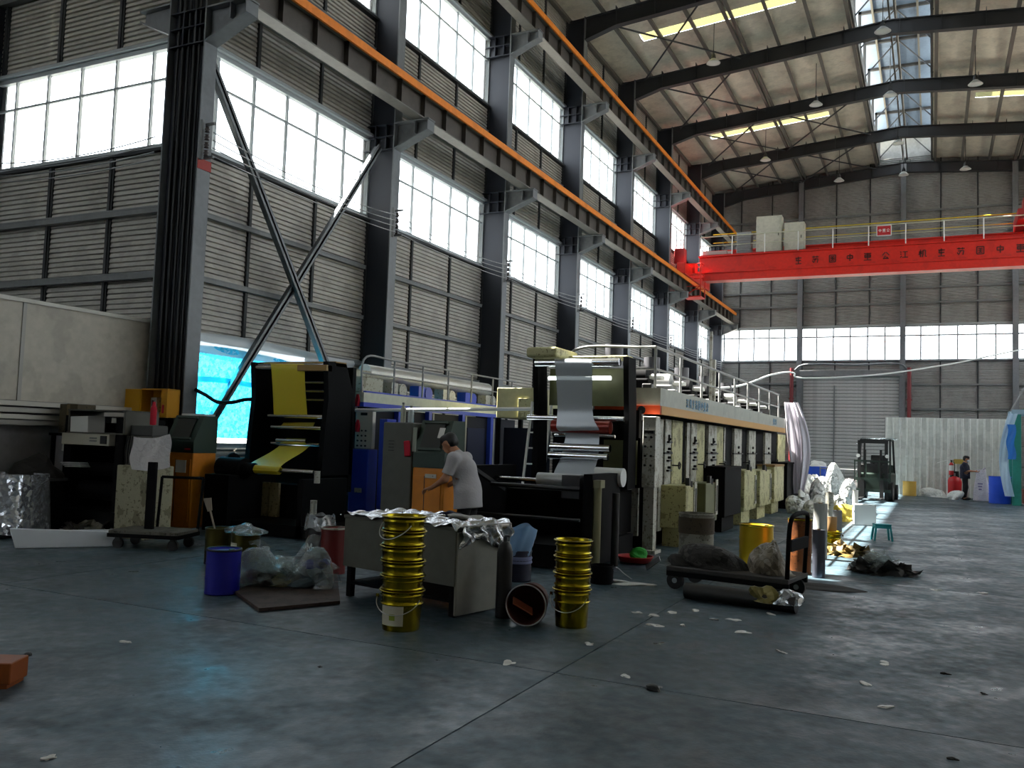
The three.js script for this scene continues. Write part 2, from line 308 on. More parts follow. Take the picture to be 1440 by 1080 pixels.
// ---------------------------------------------------------------- roof
{
  const g = struct('ceiling');
  const foil = (x0, x1, z0, z1, seed) => {
    const r = rng(seed), ph = r() * 6, nx = Math.max(2, Math.round(Math.abs(x1 - x0) * 3)), nz = Math.max(2, Math.round(Math.abs(z1 - z0) * 3));
    return sheet((s, t) => { const x = x0 + (x1 - x0) * s, z = z0 + (z1 - z0) * t; return V(x, roofY(x) - 0.05 * Math.sin(t * PI) * (1 + 0.5 * Math.sin(s * 23 + ph)) - 0.03 * Math.sin(t * PI) * Math.sin(s * 41 + t * 9 + ph), z); }, nx, nz);
  };
  const sides = [[XW - 0.25, -2.8, -10.4, -4.6], [XR + 0.25, -0.06, 7.54, 1.74]];
  sides.forEach(([e, m, a, b], si) => {
    for (let k = -4; k < 7; k++) {
      const z0 = k === -4 ? ZB : COLZ(k), z1 = k === 6 ? ZE : COLZ(k + 1), c = (COLZ(k) + COLZ(k + 1)) / 2;
      if (k % 2 !== 0 && k > -3) {
        part('roof_sheet', foil(e, m, z0, c + 0.32, k * 7 + si), MT.foil, g); part('roof_sheet', foil(e, m, c - 0.32, z1, k * 7 + 90 + si), MT.foil, g);
        part('roof_sheet', foil(e, a, c + 0.33, c - 0.33, k + 5), MT.foil, g); part('roof_sheet', foil(b, m, c + 0.33, c - 0.33, k + 9), MT.foil, g);
        part('skylight_sheet', sheet((s, t) => { const x = a + (b - a) * s; return V(x, roofY(x) + 0.02 + 0.012 * Math.sin(t * PI * 8), c + 0.33 - 0.66 * t); }, 12, 32), MT.skylight, g);
      } else part('roof_sheet', foil(e, m, z0, z1, k * 7 + si), MT.foil, g);
    }
    const dir = Math.sign(m - e);
    for (let i = 0; i < 8; i++) {
      const x = (si ? XR : XW) + dir * (0.15 + 1.33 * i), n = i === 4 ? [-0.11, 0.11] : [0];
      for (const q of n) part('purlin', [box(0.06, 0.2, ZB - ZE, x + q, roofY(x) - 0.2, (ZB + ZE) / 2), box(0.13, 0.02, ZB - ZE, x + q + 0.03, roofY(x) - 0.3, (ZB + ZE) / 2)], MT.purlin, g);
    }
  });
  part('side_bay_roof', span(-24.7, XW - 0.1, 17.55, 17.65, -11.6, ZB), MT.foil, g);
  // raised ridge monitor with open sides
  const mc = mat(0x6f83a0, 0.6, 0.1, { map: TX.grime }), mo = part('monitor_roof', [span(-3.6, RIDGE, 20.1, 20.16, ZE, ZB), span(RIDGE, 0.75, 20.1, 20.16, ZE, ZB)], mc, g);
  part('monitor_kerb', [span(-2.84, -2.76, 18.2, 18.75, ZE, ZB), span(-0.1, -0.02, 18.2, 18.75, ZE, ZB)], MT.purlin, g);
  for (let k = -3; k < 8; k++) for (const o of [0, 3]) {
    const z = COLZ(k) - o; if (z < ZE) continue;
    part('monitor_frame', [span(-2.86, -2.74, 18.3, 20.1, z - 0.06, z + 0.06), span(-0.12, 0, 18.3, 20.1, z - 0.06, z + 0.06), span(-2.86, 0, 19.98, 20.1, z - 0.06, z + 0.06), bar(V(-2.8, 18.5, z), V(RIDGE, 20, z), 0.05), bar(V(-0.06, 18.5, z), V(RIDGE, 20, z), 0.05)], MT.rafter, g);
  }
  for (const x of [-2.3, -0.6, RIDGE]) part('monitor_purlin', box(0.08, 0.16, ZB - ZE, x, 20.0, (ZB + ZE) / 2), MT.purlin, g);
  part('ridge_tie', [box(0.07, 0.07, ZB - ZE, RIDGE + 0.1, 18.4, (ZB + ZE) / 2), box(0.07, 0.07, ZB - ZE, RIDGE - 0.1, 18.4, (ZB + ZE) / 2)], MT.purlin, g);
  part('monitor_gable', span(-2.9, 0.05, 18, 20.1, ZE - 0.05, ZE), MT.endSheet, g);
}
// tapered roof beams, one on each pair of columns
for (let k = 1; k < 8; k++) {
  const z = k === 7 ? ZE + 0.25 : COLZ(k), g = thing('roof_beam', k === 7 ? 'dark steel roof beam against the end gable wall' : 'dark tapered steel roof beam spanning the hall below the silver roofing', 'beam', 0, 0, z, 0, k === 7 ? undefined : 'roof beams across the hall');
  const half = (s) => {
    const X = (d) => s < 0 ? -11.6 + d : 8.74 - d, q = (d) => roofY(X(d)) - 0.32, lo = (d) => 16.68 + 0.088 * d, out = [];
    const web = poly([[X(0), lo(0) - 0.25], [X(1.2), lo(1.2)], [X(10.17), lo(10.17)], [X(10.17), roofY(X(10.17)) - 0.32], [X(0), q(0)]].map((p) => p), 0.03); web.translate(0, 0, -0.015); out.push(web);
    for (const [a, b, w] of [[V(X(0), lo(0) - 0.25, 0), V(X(1.2), lo(1.2), 0), 0.26], [V(X(1.2), lo(1.2), 0), V(X(10.17), lo(10.17), 0), 0.26], [V(X(-0.6), roofY(X(-0.6)) - 0.32, 0), V(X(10.17), roofY(X(10.17)) - 0.32, 0), 0.26]]) out.push(bar(a, b, w, 0.03));
    return out;
  };
  part('beam_half', half(-1), MT.rafter, g); part('beam_half', half(1), MT.rafter, g);
  const s = []; for (let i = 0; i < 7; i++) for (const q of [-1, 1]) { const d = 1.2 + i * 1.45, x = q < 0 ? -11.6 + d : 8.74 - d; s.push(box(0.02, 0.7, 0.24, x, 17.05 + 0.087 * d, 0)); }
  part('stiffener_plates', s, MT.rafter, g);
}
// crossed rods and struts under the roof near the left eave
for (let k = 3; k < 7; k++) for (let j = 0; j < 2; j++) {
  const a = V(-11.2 + j * 4.2, 17.15 + j * 0.36, COLZ(k) - 0.1), b = V(-7.1 + j * 4.2, 17.5 + j * 0.36, COLZ(k + 1) + 0.1), c = V(-7.1 + j * 4.2, a.y + 0.35, a.z), d = V(-11.2 + j * 4.2, b.y - 0.35, b.z);
  if (j === 1 && k < 5) continue;
  const g = thing('roof_brace', j ? 'thin crossed steel rods under the roof beside the ridge opening' : 'thin crossed steel rods under the silver roof near the left eave', 'brace', 0, 0, 0, 0, j ? 'crossed rods by the ridge' : 'crossed rods by the eave');
  part('rod', rod(a, b, 0.035), MT.rafter, g); part('rod', rod(c, d, 0.035), MT.rafter, g);
}
// ---------------------------------------------------------------- columns with crane brackets
function steelColumn(label, x, z, ry, group, brackets = [9.08, 13.95], h = 17.3) {
  const g = thing('steel_column', label, 'column', x, 0, z, ry, group);   // local +x is the hall side
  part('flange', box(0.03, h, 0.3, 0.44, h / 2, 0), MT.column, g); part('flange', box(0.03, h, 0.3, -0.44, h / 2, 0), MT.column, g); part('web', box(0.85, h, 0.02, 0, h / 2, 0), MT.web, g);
  part('base_plate', box(1.1, 0.03, 0.5, 0, 0.03, 0), MT.column, g);
  for (const y of brackets) {
    const b = part('bracket', [(() => { const w = poly([[0.45, y - 0.62], [1.35, y - 0.25], [1.35, y], [0.45, y]], 0.03); w.translate(0, 0, -0.015); return w; })(), box(0.95, 0.03, 0.3, 0.92, y - 0.015, 0), bar(V(0.44, y - 0.63, 0), V(1.37, y - 0.255, 0), 0.3, 0.03), box(0.02, 0.3, 0.28, 1.0, y - 0.16, 0), box(0.02, 0.25, 0.3, 1.36, y - 0.13, 0)], MT.column, g);
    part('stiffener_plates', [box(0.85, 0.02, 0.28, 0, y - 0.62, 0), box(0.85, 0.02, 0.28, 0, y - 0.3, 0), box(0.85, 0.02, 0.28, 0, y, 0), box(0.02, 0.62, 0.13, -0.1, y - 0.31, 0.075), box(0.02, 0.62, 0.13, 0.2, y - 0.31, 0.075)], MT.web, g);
  }
  return g;
}
for (let k = 0; k < 8; k++) {
  const g = steelColumn(k === 0 ? 'thick steel corner column where the two corrugated walls meet' : k === 7 ? 'steel corner column in the far corner by the end wall' : 'steel column with two crane brackets on the long corrugated wall', -12.03, k === 7 ? ZE + 0.3 : COLZ(k), 0, k > 0 && k < 7 ? 'steel columns along the long wall' : undefined);
  if (k === 0) {
    part('cable_run', [-0.28, -0.16, -0.02, 0.12, 0.24].map((x, i) => cyl(0.025 + 0.008 * (i % 2), 0.025, 8.4, x, 5.2, 0.06, 8)), MT.dark, g);
    part('side_bracket', [(() => { const w = poly([[-0.46, 8.75], [-1.2, 9.1], [-1.2, 9.3], [-0.46, 9.3]], 0.03); return w; })(), bar(V(-0.45, 8.74, 0), V(-1.22, 9.1, 0), 0.28, 0.03), box(0.8, 0.03, 0.28, -0.84, 9.3, 0)], MT.column, g);
    part('warning_band', box(0.02, 0.18, 0.31, 0.46, 6.25, 0), mat(0xa03028, 0.6), g);
  }
}
for (const [k, x] of [[0, -17.95]]) steelColumn('steel column left of the corner window, seen at its edge', x, -11.1, PI / 2, undefined, []);
[-7.04, -1.5, 4].forEach((x, i) => {
  const g = thing('gable_column', ['grey steel gable column left of the roller door', 'grey steel gable column right of the roller door', 'grey steel gable column above the white metal fence'][i], 'column', x, 0, ZE + 0.22, 0);
  const h = roofY(x) - 0.4; part('shaft', [box(0.28, h, 0.02, 0, h / 2, 0.17), box(0.28, h, 0.02, 0, h / 2, -0.17), box(0.02, h, 0.34, 0, h / 2, 0)], MT.column, g); part('base_plate', box(0.4, 0.03, 0.45, 0, 0.03, 0), MT.column, g);
});
// ---------------------------------------------------------------- crane runway beams with orange conductor bars
[[9.1, 'lower'], [13.97, 'upper']].forEach(([y, w]) => {
  const z0 = -8.6, z1 = ZE + 0.3, L = z0 - z1, zc = (z0 + z1) / 2, g = thing('crane_runway_beam', `${w} grey crane runway beam with orange bar along the long wall`, 'beam', -10.95, y, zc);
  part('bottom_flange', box(0.3, 0.03, L, 0, 0.015, 0), MT.beam, g); part('girder_web', box(0.02, 0.565, L, 0, 0.3125, 0), MT.beamWeb, g); part('top_flange', box(0.4, 0.03, L, 0, 0.61, 0), MT.beam, g);
  const st = box(0.12, 0.56, 0.02, 0.07, 0.31, 0); for (let i = 0; i < 44; i++) instanceMesh('stiffener', st, MT.beamWeb, g).position.z = L / 2 - 0.5 - i * 1.0;
  part('rail', box(0.07, 0.1, L, -0.05, 0.68, 0), MT.dark, g);
  part('conductor_bar', [box(0.05, 0.17, L, 0.2, 0.62, 0), box(0.16, 0.02, L, 0.13, 0.71, 0)], MT.orange, g);
});
// crossed braces between the first two columns
for (const [p, q, l] of [[V(-11.85, 8.3, -11.35), V(-11.85, 2.7, -15.4), 'dark steel diagonal brace falling from the corner column across the first bay'], [V(-11.98, 8.5, -16.9), V(-11.98, 1.2, -11.6), 'steel diagonal brace rising across the blue sheet to the second column']])
  single('diagonal_brace', l, 'brace', [bar(p, q, 0.05, 0.17, V(1, 0, 0)), bar(p.clone().add(V(0.07, 0, 0)), q.clone().add(V(0.07, 0, 0)), 0.16, 0.03, V(1, 0, 0))], MT.column);

// ================================================================ CRANE, LAMPS, WIRES
// brush strokes of block characters on a unit square: [x0, y0, x1, y1]
const GLYPHS = [
  [[0.1, 0.8, 0.9, 0.8], [0.5, 1, 0.5, 0], [0.15, 0.45, 0.85, 0.45], [0.1, 0, 0.9, 0], [0.3, 0.8, 0.2, 0.5]],
  [[0.15, 0.75, 0.85, 0.75], [0.15, 0.75, 0.15, 0.35], [0.85, 0.75, 0.85, 0.35], [0.15, 0.35, 0.85, 0.35], [0.5, 1, 0.5, 0]],
  [[0.05, 0.9, 0.2, 0.75], [0.05, 0.6, 0.2, 0.48], [0.05, 0.05, 0.22, 0.3], [0.35, 0.85, 0.95, 0.85], [0.65, 0.85, 0.65, 0.1], [0.3, 0.1, 1, 0.1]],
  [[0.05, 0.85, 0.95, 0.85], [0.3, 1, 0.3, 0.7], [0.7, 1, 0.7, 0.7], [0.15, 0.55, 0.85, 0.55], [0.55, 0.65, 0.25, 0], [0.85, 0.55, 0.75, 0], [0.1, 0.35, 0.2, 0.15]],
  [[0.05, 0.9, 0.95, 0.9], [0.5, 1, 0.5, 0], [0.15, 0.7, 0.85, 0.7], [0.15, 0.35, 0.85, 0.35], [0.15, 0.7, 0.15, 0.35], [0.85, 0.7, 0.85, 0.35], [0.15, 0.52, 0.85, 0.52], [0.02, 0, 0.98, 0]],
  [[0.05, 0.7, 0.45, 0.7], [0.25, 1, 0.25, 0], [0.25, 0.65, 0.05, 0.3], [0.27, 0.6, 0.42, 0.4], [0.55, 0.9, 0.55, 0.3], [0.55, 0.9, 0.85, 0.9], [0.85, 0.9, 0.85, 0.05], [0.55, 0.3, 0.45, 0], [0.85, 0.05, 1, 0.1]],
  [[0.1, 0.95, 0.1, 0], [0.1, 0.95, 0.9, 0.95], [0.9, 0.95, 0.9, 0], [0.1, 0, 0.9, 0], [0.25, 0.72, 0.75, 0.72], [0.25, 0.48, 0.75, 0.48], [0.25, 0.22, 0.75, 0.22], [0.5, 0.72, 0.5, 0.22]],
  [[0.45, 0.95, 0.1, 0.5], [0.55, 0.95, 0.95, 0.5], [0.5, 0.45, 0.2, 0.05], [0.2, 0.05, 0.8, 0.1], [0.65, 0.3, 0.85, 0]],
];
function letters(name, n, start, size, gap, thick, deep, m, parent, x, y, z, ry = 0) { for (let i = 0; i < n; i++) { const g = join(glyphs(1, start + i * 3, size, 0, thick, deep)); g.translate(i * (size + gap), 0, 0); g.rotateY(ry); g.translate(x, y, z); part(name, g, m, parent); } }
function glyphs(n, start, size, gap, thick, deep) { // along +x, on the plane z = 0, facing +z
  const out = []; for (let i = 0; i < n; i++) for (const [a, b, c, d] of GLYPHS[(start + i * 3) % GLYPHS.length]) out.push(bar(V(i * (size + gap) + a * size, b * size, 0), V(i * (size + gap) + c * size, d * size, 0), thick, deep, V(0, 0, 1)));
  return out;
}
const RED = mat(0xd9230f, 0.45, 0, { map: TX.grime }), DRED = mat(0x8e1516, 0.5), BEIGE = mat(0xc4c3b4, 0.55, 0, { map: TX.grime }), WHITE = mat(0xd9dad6, 0.5), GREY = mat(0x8b8e90, 0.5, 0.2, { map: TX.grime }), YEL = mat(0xc9b52a, 0.5), BLACK = mat(0x0c0c0d, 0.5), STEEL = mat(0xb9bbbd, 0.28, 0.9), DKSTEEL = mat(0x3a3b3d, 0.45, 0.5);
{
  const g = thing('overhead_crane', 'red double-girder overhead crane with electrical cabinets spanning the hall', 'crane', 0, 9.86, -42.5);
  const y = (v) => v - 9.86;
  const f = part('front_girder', [span(-10.45, 8.3, y(10.2), y(11.02), 0.0, -0.5), span(-10.5, 8.3, y(11.0), y(11.06), 0.12, -0.6), span(-10.2, 8.3, y(9.8), y(10.18), 0.1, -0.6), span(-10.2, 8.3, y(10.17), y(10.22), 0.18, -0.65)], RED, g);
  letters('character', 14, 0, 0.34, 0.42, 0.045, 0.012, mat(0x4a120c, 0.6), f, -5.9, y(10.42), 0.02);
  part('rear_girder', [span(-10.45, 8.3, y(10.3), y(11.75), -2.2, -2.7), span(-10.5, 8.3, y(11.72), y(11.78), -2.1, -2.8)], RED, g);
  part('platform', span(-10.4, -4.8, y(11.06), y(11.12), 0, -2.2), DRED, g);
  for (const x of [-11.02, 8.6]) { const c = part('end_carriage', [rbox(0.42, 0.55, 5.2, 0.03, x, y(10.25), -1.2), box(0.5, 0.5, 0.5, x + 0.1, y(10.5), -0.25), box(0.5, 0.5, 0.5, x + 0.1, y(10.5), -2.45)], RED, g); for (const z of [0.9, -3.3]) part('wheel', cyl(0.22, 0.22, 0.12, x, y(10.06), z, 18, 'x'), DKSTEEL, c); }
  part('drive_box', rbox(0.5, 0.75, 0.5, 0.03, -11.3, y(11.0), 0.5), DRED, g);
  part('ladder', [box(0.03, 1.0, 0.03, -11.5, y(11.85), 0.5), box(0.03, 1.0, 0.03, -11.15, y(11.85), 0.5), ...[0.2, 0.45, 0.7, 0.95].map((h) => box(0.36, 0.03, 0.03, -11.32, y(11.38 + h), 0.5))], WHITE, g);
  const rail = part('handrail', [rod(V(-10.4, y(12.0), 0.05), V(8.3, y(12.0), 0.05), 0.025), rod(V(-10.4, y(11.55), 0.05), V(8.3, y(11.55), 0.05), 0.018)], mat(0xb8b9a0, 0.5), g);
  for (let i = 0; i < 13; i++) part('rail_post', rod(V(-10.4 + i * 1.55, y(11.05), 0.05), V(-10.4 + i * 1.55, y(12.0), 0.05), 0.025), WHITE, rail);
  part('rear_handrail', [rod(V(-10.4, y(12.75), -2.6), V(8.3, y(12.75), -2.6), 0.03), rod(V(-10.4, y(12.3), -2.6), V(8.3, y(12.3), -2.6), 0.02)], YEL, g);
  for (const [x0, x1, h, d] of [[-7.8, -6.6, 1.85, 0.6], [-6.48, -5.55, 1.45, 0.55]]) { const c = part('electrical_cabinet', rbox(x1 - x0, h, d, 0.02, (x0 + x1) / 2, y(11.12) + h / 2, -0.75), BEIGE, g); part('cabinet_door', box((x1 - x0) - 0.08, h - 0.1, 0.02, (x0 + x1) / 2, y(11.12) + h / 2, -0.75 + d / 2 + 0.01), BEIGE, c); part('handle', box(0.03, 0.14, 0.03, x1 - 0.14, y(11.12) + h / 2, -0.75 + d / 2 + 0.03), BLACK, c); }
  const rb = part('resistor_box', rbox(0.7, 1.15, 0.5, 0.02, -8.4, y(11.7), -0.75), GREY, g); for (let i = 0; i < 8; i++) part('louvre', box(0.64, 0.05, 0.04, -8.4, y(11.22 + i * 0.13), -0.48), GREY, rb);
  part('junction_gear', [box(0.9, 0.2, 0.3, -9.6, y(11.22), -0.3), box(0.3, 0.25, 0.3, -10.2, y(11.25), -0.4), box(0.2, 0.12, 0.25, -9.0, y(11.2), -0.2)], mat(0xa89a92, 0.6), g);
  const s = part('warning_sign', box(0.62, 0.48, 0.03, -2.0, y(11.72), 0.1), mat(0xb01f22, 0.5), g); letters('character', 3, 1, 0.14, 0.03, 0.018, 0.006, WHITE, s, -2.24, y(11.66), 0.12); part('sign_border', [box(0.62, 0.03, 0.01, -2, y(11.95), 0.12), box(0.62, 0.03, 0.01, -2, y(11.49), 0.12), box(0.03, 0.48, 0.01, -2.3, y(11.72), 0.12), box(0.03, 0.48, 0.01, -1.7, y(11.72), 0.12)], WHITE, s);
  const c0 = V(-11.1, y(8.98), -0.35), c1 = V(-10.25, y(10.6), 0.55), cg = [], P = (a, b, c) => V(a ? c1.x : c0.x, b, c ? c1.z : c0.z);
  for (const a of [0, 1]) for (const c of [0, 1]) cg.push(rod(P(a, c0.y, c), P(a, c1.y, c), 0.025));
  for (const h of [c0.y, c0.y + 0.5, c0.y + 1.05, c1.y]) cg.push(rod(P(0, h, 1), P(1, h, 1), 0.02), rod(P(0, h, 0), P(1, h, 0), 0.02), rod(P(0, h, 0), P(0, h, 1), 0.02), rod(P(1, h, 0), P(1, h, 1), 0.02));
  cg.push(rod(P(0, c0.y, 1), P(1, c0.y + 0.5, 1), 0.02));
  const cage = part('maintenance_cage', cg, RED, g); part('cage_floor', span(c0.x, c1.x, c0.y - 0.03, c0.y + 0.03, c0.z, c1.z), RED, cage);
  part('trolley', [rbox(2.2, 0.5, 2.4, 0.04, 4.4, y(12.1), -1.3), rbox(0.9, 0.7, 0.9, 0.05, 4.0, y(12.6), -1.0)], DRED, g);
  part('hoist_drum', cyl(0.35, 0.35, 1.5, 4.6, y(12.6), -1.7, 18, 'x'), DKSTEEL, g);
}
{ // high-bay lamps, unlit by day
  const glass = mat(0xe8ece8, 0.35, 0, { transmission: 0.45, thickness: 0 });
  const spots = [[-7.6, -32.4], [-1.6, -32], [-4.5, -38], [-1.6, -38], [1.5, -38], [-7.7, -44.6], [-1.5, -44.2], [-4.6, -49.4], [-1.4, -49.4], [1.5, -49.4]];
  let first;
  spots.forEach(([x, z], i) => {
    const label = 'hanging bell-shaped high-bay lamp, unlit, below the roof beams';
    const cord = (o) => part('cord', (() => { const t = Math.abs(x + 1.5) < 0.3 ? 18.4 : roofY(x) - 0.02, L = t - 16.66; return cyl(0.015, 0.015, L, 0, 0.36 + L / 2, 0, 6); })(), MT.dark, o);
    if (i) { const o = copy(first, x, 16.3, z); o.remove(o.children.find((c) => c.name === 'cord')); cord(o); return; }
    first = thing('high_bay_lamp', label, 'lamp', x, 16.3, z, 0, 'high-bay lamps under the roof');
    part('shade', lathe([[0.26, 0], [0.25, 0.02], [0.2, 0.07], [0.13, 0.13], [0.08, 0.18]], 24), glass, first); part('rim', lathe([[0.25, -0.01], [0.275, 0], [0.25, 0.015]], 24), STEEL, first);
    cord(first); part('ballast', [cyl(0.07, 0.1, 0.16, 0, 0.25, 0, 14), cyl(0.04, 0.04, 0.08, 0, 0.36, 0, 10)], DKSTEEL, first);
    part('diffuser', lathe([[0.001, -0.04], [0.16, -0.03], [0.25, 0]], 24), glass, first);
  });
}
{ // bare wires on insulators along the two walls
  const sag = (a, b, d) => { const p = []; for (let i = 0; i <= 10; i++) { const t = i / 10; p.push(a.clone().lerp(b, t).add(V(0, -d * 4 * t * (1 - t), 0))); } return p; };
  for (let w = 0; w < 4; w++) {
    const y = 6.4 + w * 0.14, pts = []; for (let k = 0; k < 7; k++) pts.push(...sag(V(-11.4, y, COLZ(k)), V(-11.4, y, COLZ(k + 1)), 0.08 + 0.03 * w).slice(0, 10)); pts.push(V(-11.4, y, COLZ(7) + 0.2));
    single('overhead_wire', 'thin bare power wire strung along the long wall below the windows', 'wire', tube(pts, 0.011, 140, 5), MT.wire, 0, 0, 0, 0, 'wires along the long wall');
    single('overhead_wire', 'thin bare power wire crossing the side bay wall below its window', 'wire', tube(sag(V(-12.6, y, -10.93), V(-17.5, y, -10.75), 0.1 + 0.02 * w), 0.011, 20, 5), MT.wire, 0, 0, 0, 0, 'wires along the side bay wall');
  }
  for (let k = 0; k < 7; k++) {
    const g = thing('insulator_bracket', k ? 'small bracket of wire insulators on a long-wall column' : 'bracket of wire insulators on the corner column', 'bracket', -11.5, 6.35, COLZ(k) + 0.16, 0, k ? 'insulator brackets on the wall columns' : undefined);
    part('arm', [box(0.05, 0.7, 0.05, 0, 0.3, 0), box(0.22, 0.04, 0.04, 0.09, 0.0, -0.1), box(0.22, 0.04, 0.04, 0.09, 0.6, -0.1)], MT.girt, g);
    for (let w = 0; w < 4; w++) part('insulator', lathe([[0.001, -0.05], [0.045, -0.05], [0.03, -0.02], [0.05, 0], [0.03, 0.03], [0.04, 0.05], [0.001, 0.05]], 10).translate(0.1, 0.05 + w * 0.14, -0.02), mat(0x2c2220, 0.3), g);
  }
}
{ // pipes on the end wall and the white hose hung across the hall
  const pr = mat(0x661016, 0.5);
  for (const [x, l] of [[-7.42, 'dark red fire water pipe rising left of the roller door'], [-1.15, 'dark red fire water pipe rising right of the roller door']]) { const g = thing('fire_pipe', l, 'pipe', x, 0, ZE + 0.55); part('pipe', [cyl(0.11, 0.11, 6.4, 0, 3.2, 0, 14), cyl(0.15, 0.15, 0.08, 0, 2.2, 0, 14), cyl(0.15, 0.15, 0.08, 0, 4.6, 0, 14)], pr, g); part('clamp', [box(0.25, 0.06, 0.4, 0, 5.2, -0.2), box(0.25, 0.06, 0.4, 0, 1.2, -0.2)], MT.girt, g); }
  single('door_pipe', 'grey pipe running level above the roller door', 'pipe', tube([V(-7.25, 6.3, ZE + 0.44), V(-6.9, 6.55, ZE + 0.6), V(-4, 6.56, ZE + 0.6), V(-1.5, 6.55, ZE + 0.6), V(-1.3, 6.3, ZE + 0.44)], 0.05, 40, 8), MT.column);
  const a = onX(985, 549, -4.4), b = onX(1050, 540, -5.2), c = onZ(1085, 527, -31), d = onZ(1117, 525, -36), e = onZ(1122, 531, -37), f = onZ(1220, 528, -38), h = onZ(1330, 513, -40), i = onZ(1440, 491, -42), j = onZ(1520, 478, -43);
  single('white_hose', 'white hose slung from the press railing across the hall', 'hose', tube([a, b, c, d, e, f, h, i, j], 0.032, 120, 8), WHITE);
}

// ================================================================ THE PRINTING PRESSES
// parts given in world coordinates under a thing that stands at its own base
const worldPart = (root) => (name, gs, m, parent = root) => { const o = part(name, gs, m, parent); o.geometry.translate(-root.position.x, -root.position.y, -root.position.z); return o; };
const CREAM = mat(0xb4b080, 0.5, 0, { map: TX.stain }), PALE = mat(0xb4b3a8, 0.5, 0, { map: TX.stain }), OIL = mat(0x0b0b0d, 0.75, 0, { specularIntensity: 0.2 }), OLIVE = mat(0x5e6240, 0.5, 0, { map: TX.grime }), BLUE = mat(0x1734a8, 0.45, 0), DBLUE = mat(0x0a1438, 0.6, 0, { specularIntensity: 0.4 }), NAVY = mat(0x0a0d1c, 0.6, 0, { specularIntensity: 0.4 }), FASCIA = mat(0xa9aca2, 0.5, 0, { map: TX.grime }), OCHRE = mat(0xb98a44, 0.5), RUST = mat(0xb23c12, 0.5), GLOVE = mat(0xb4102c, 0.8), SKYBLUE = mat(0x6f95b0, 0.6), ORANGE = mat(0xd48212, 0.5, 0, { map: TX.grime }), GREEN = mat(0x1d352c, 0.5), CAB = mat(0x4b4e47, 0.55, 0, { map: TX.grime }), SCREEN = mat(0x0d1715, 0.4), CHROME = mat(0xcfd2d4, 0.16, 1), PAPER = mat(0xd4d4d0, 0.8), COPPER = mat(0x7a1f12, 0.28, 0.35);
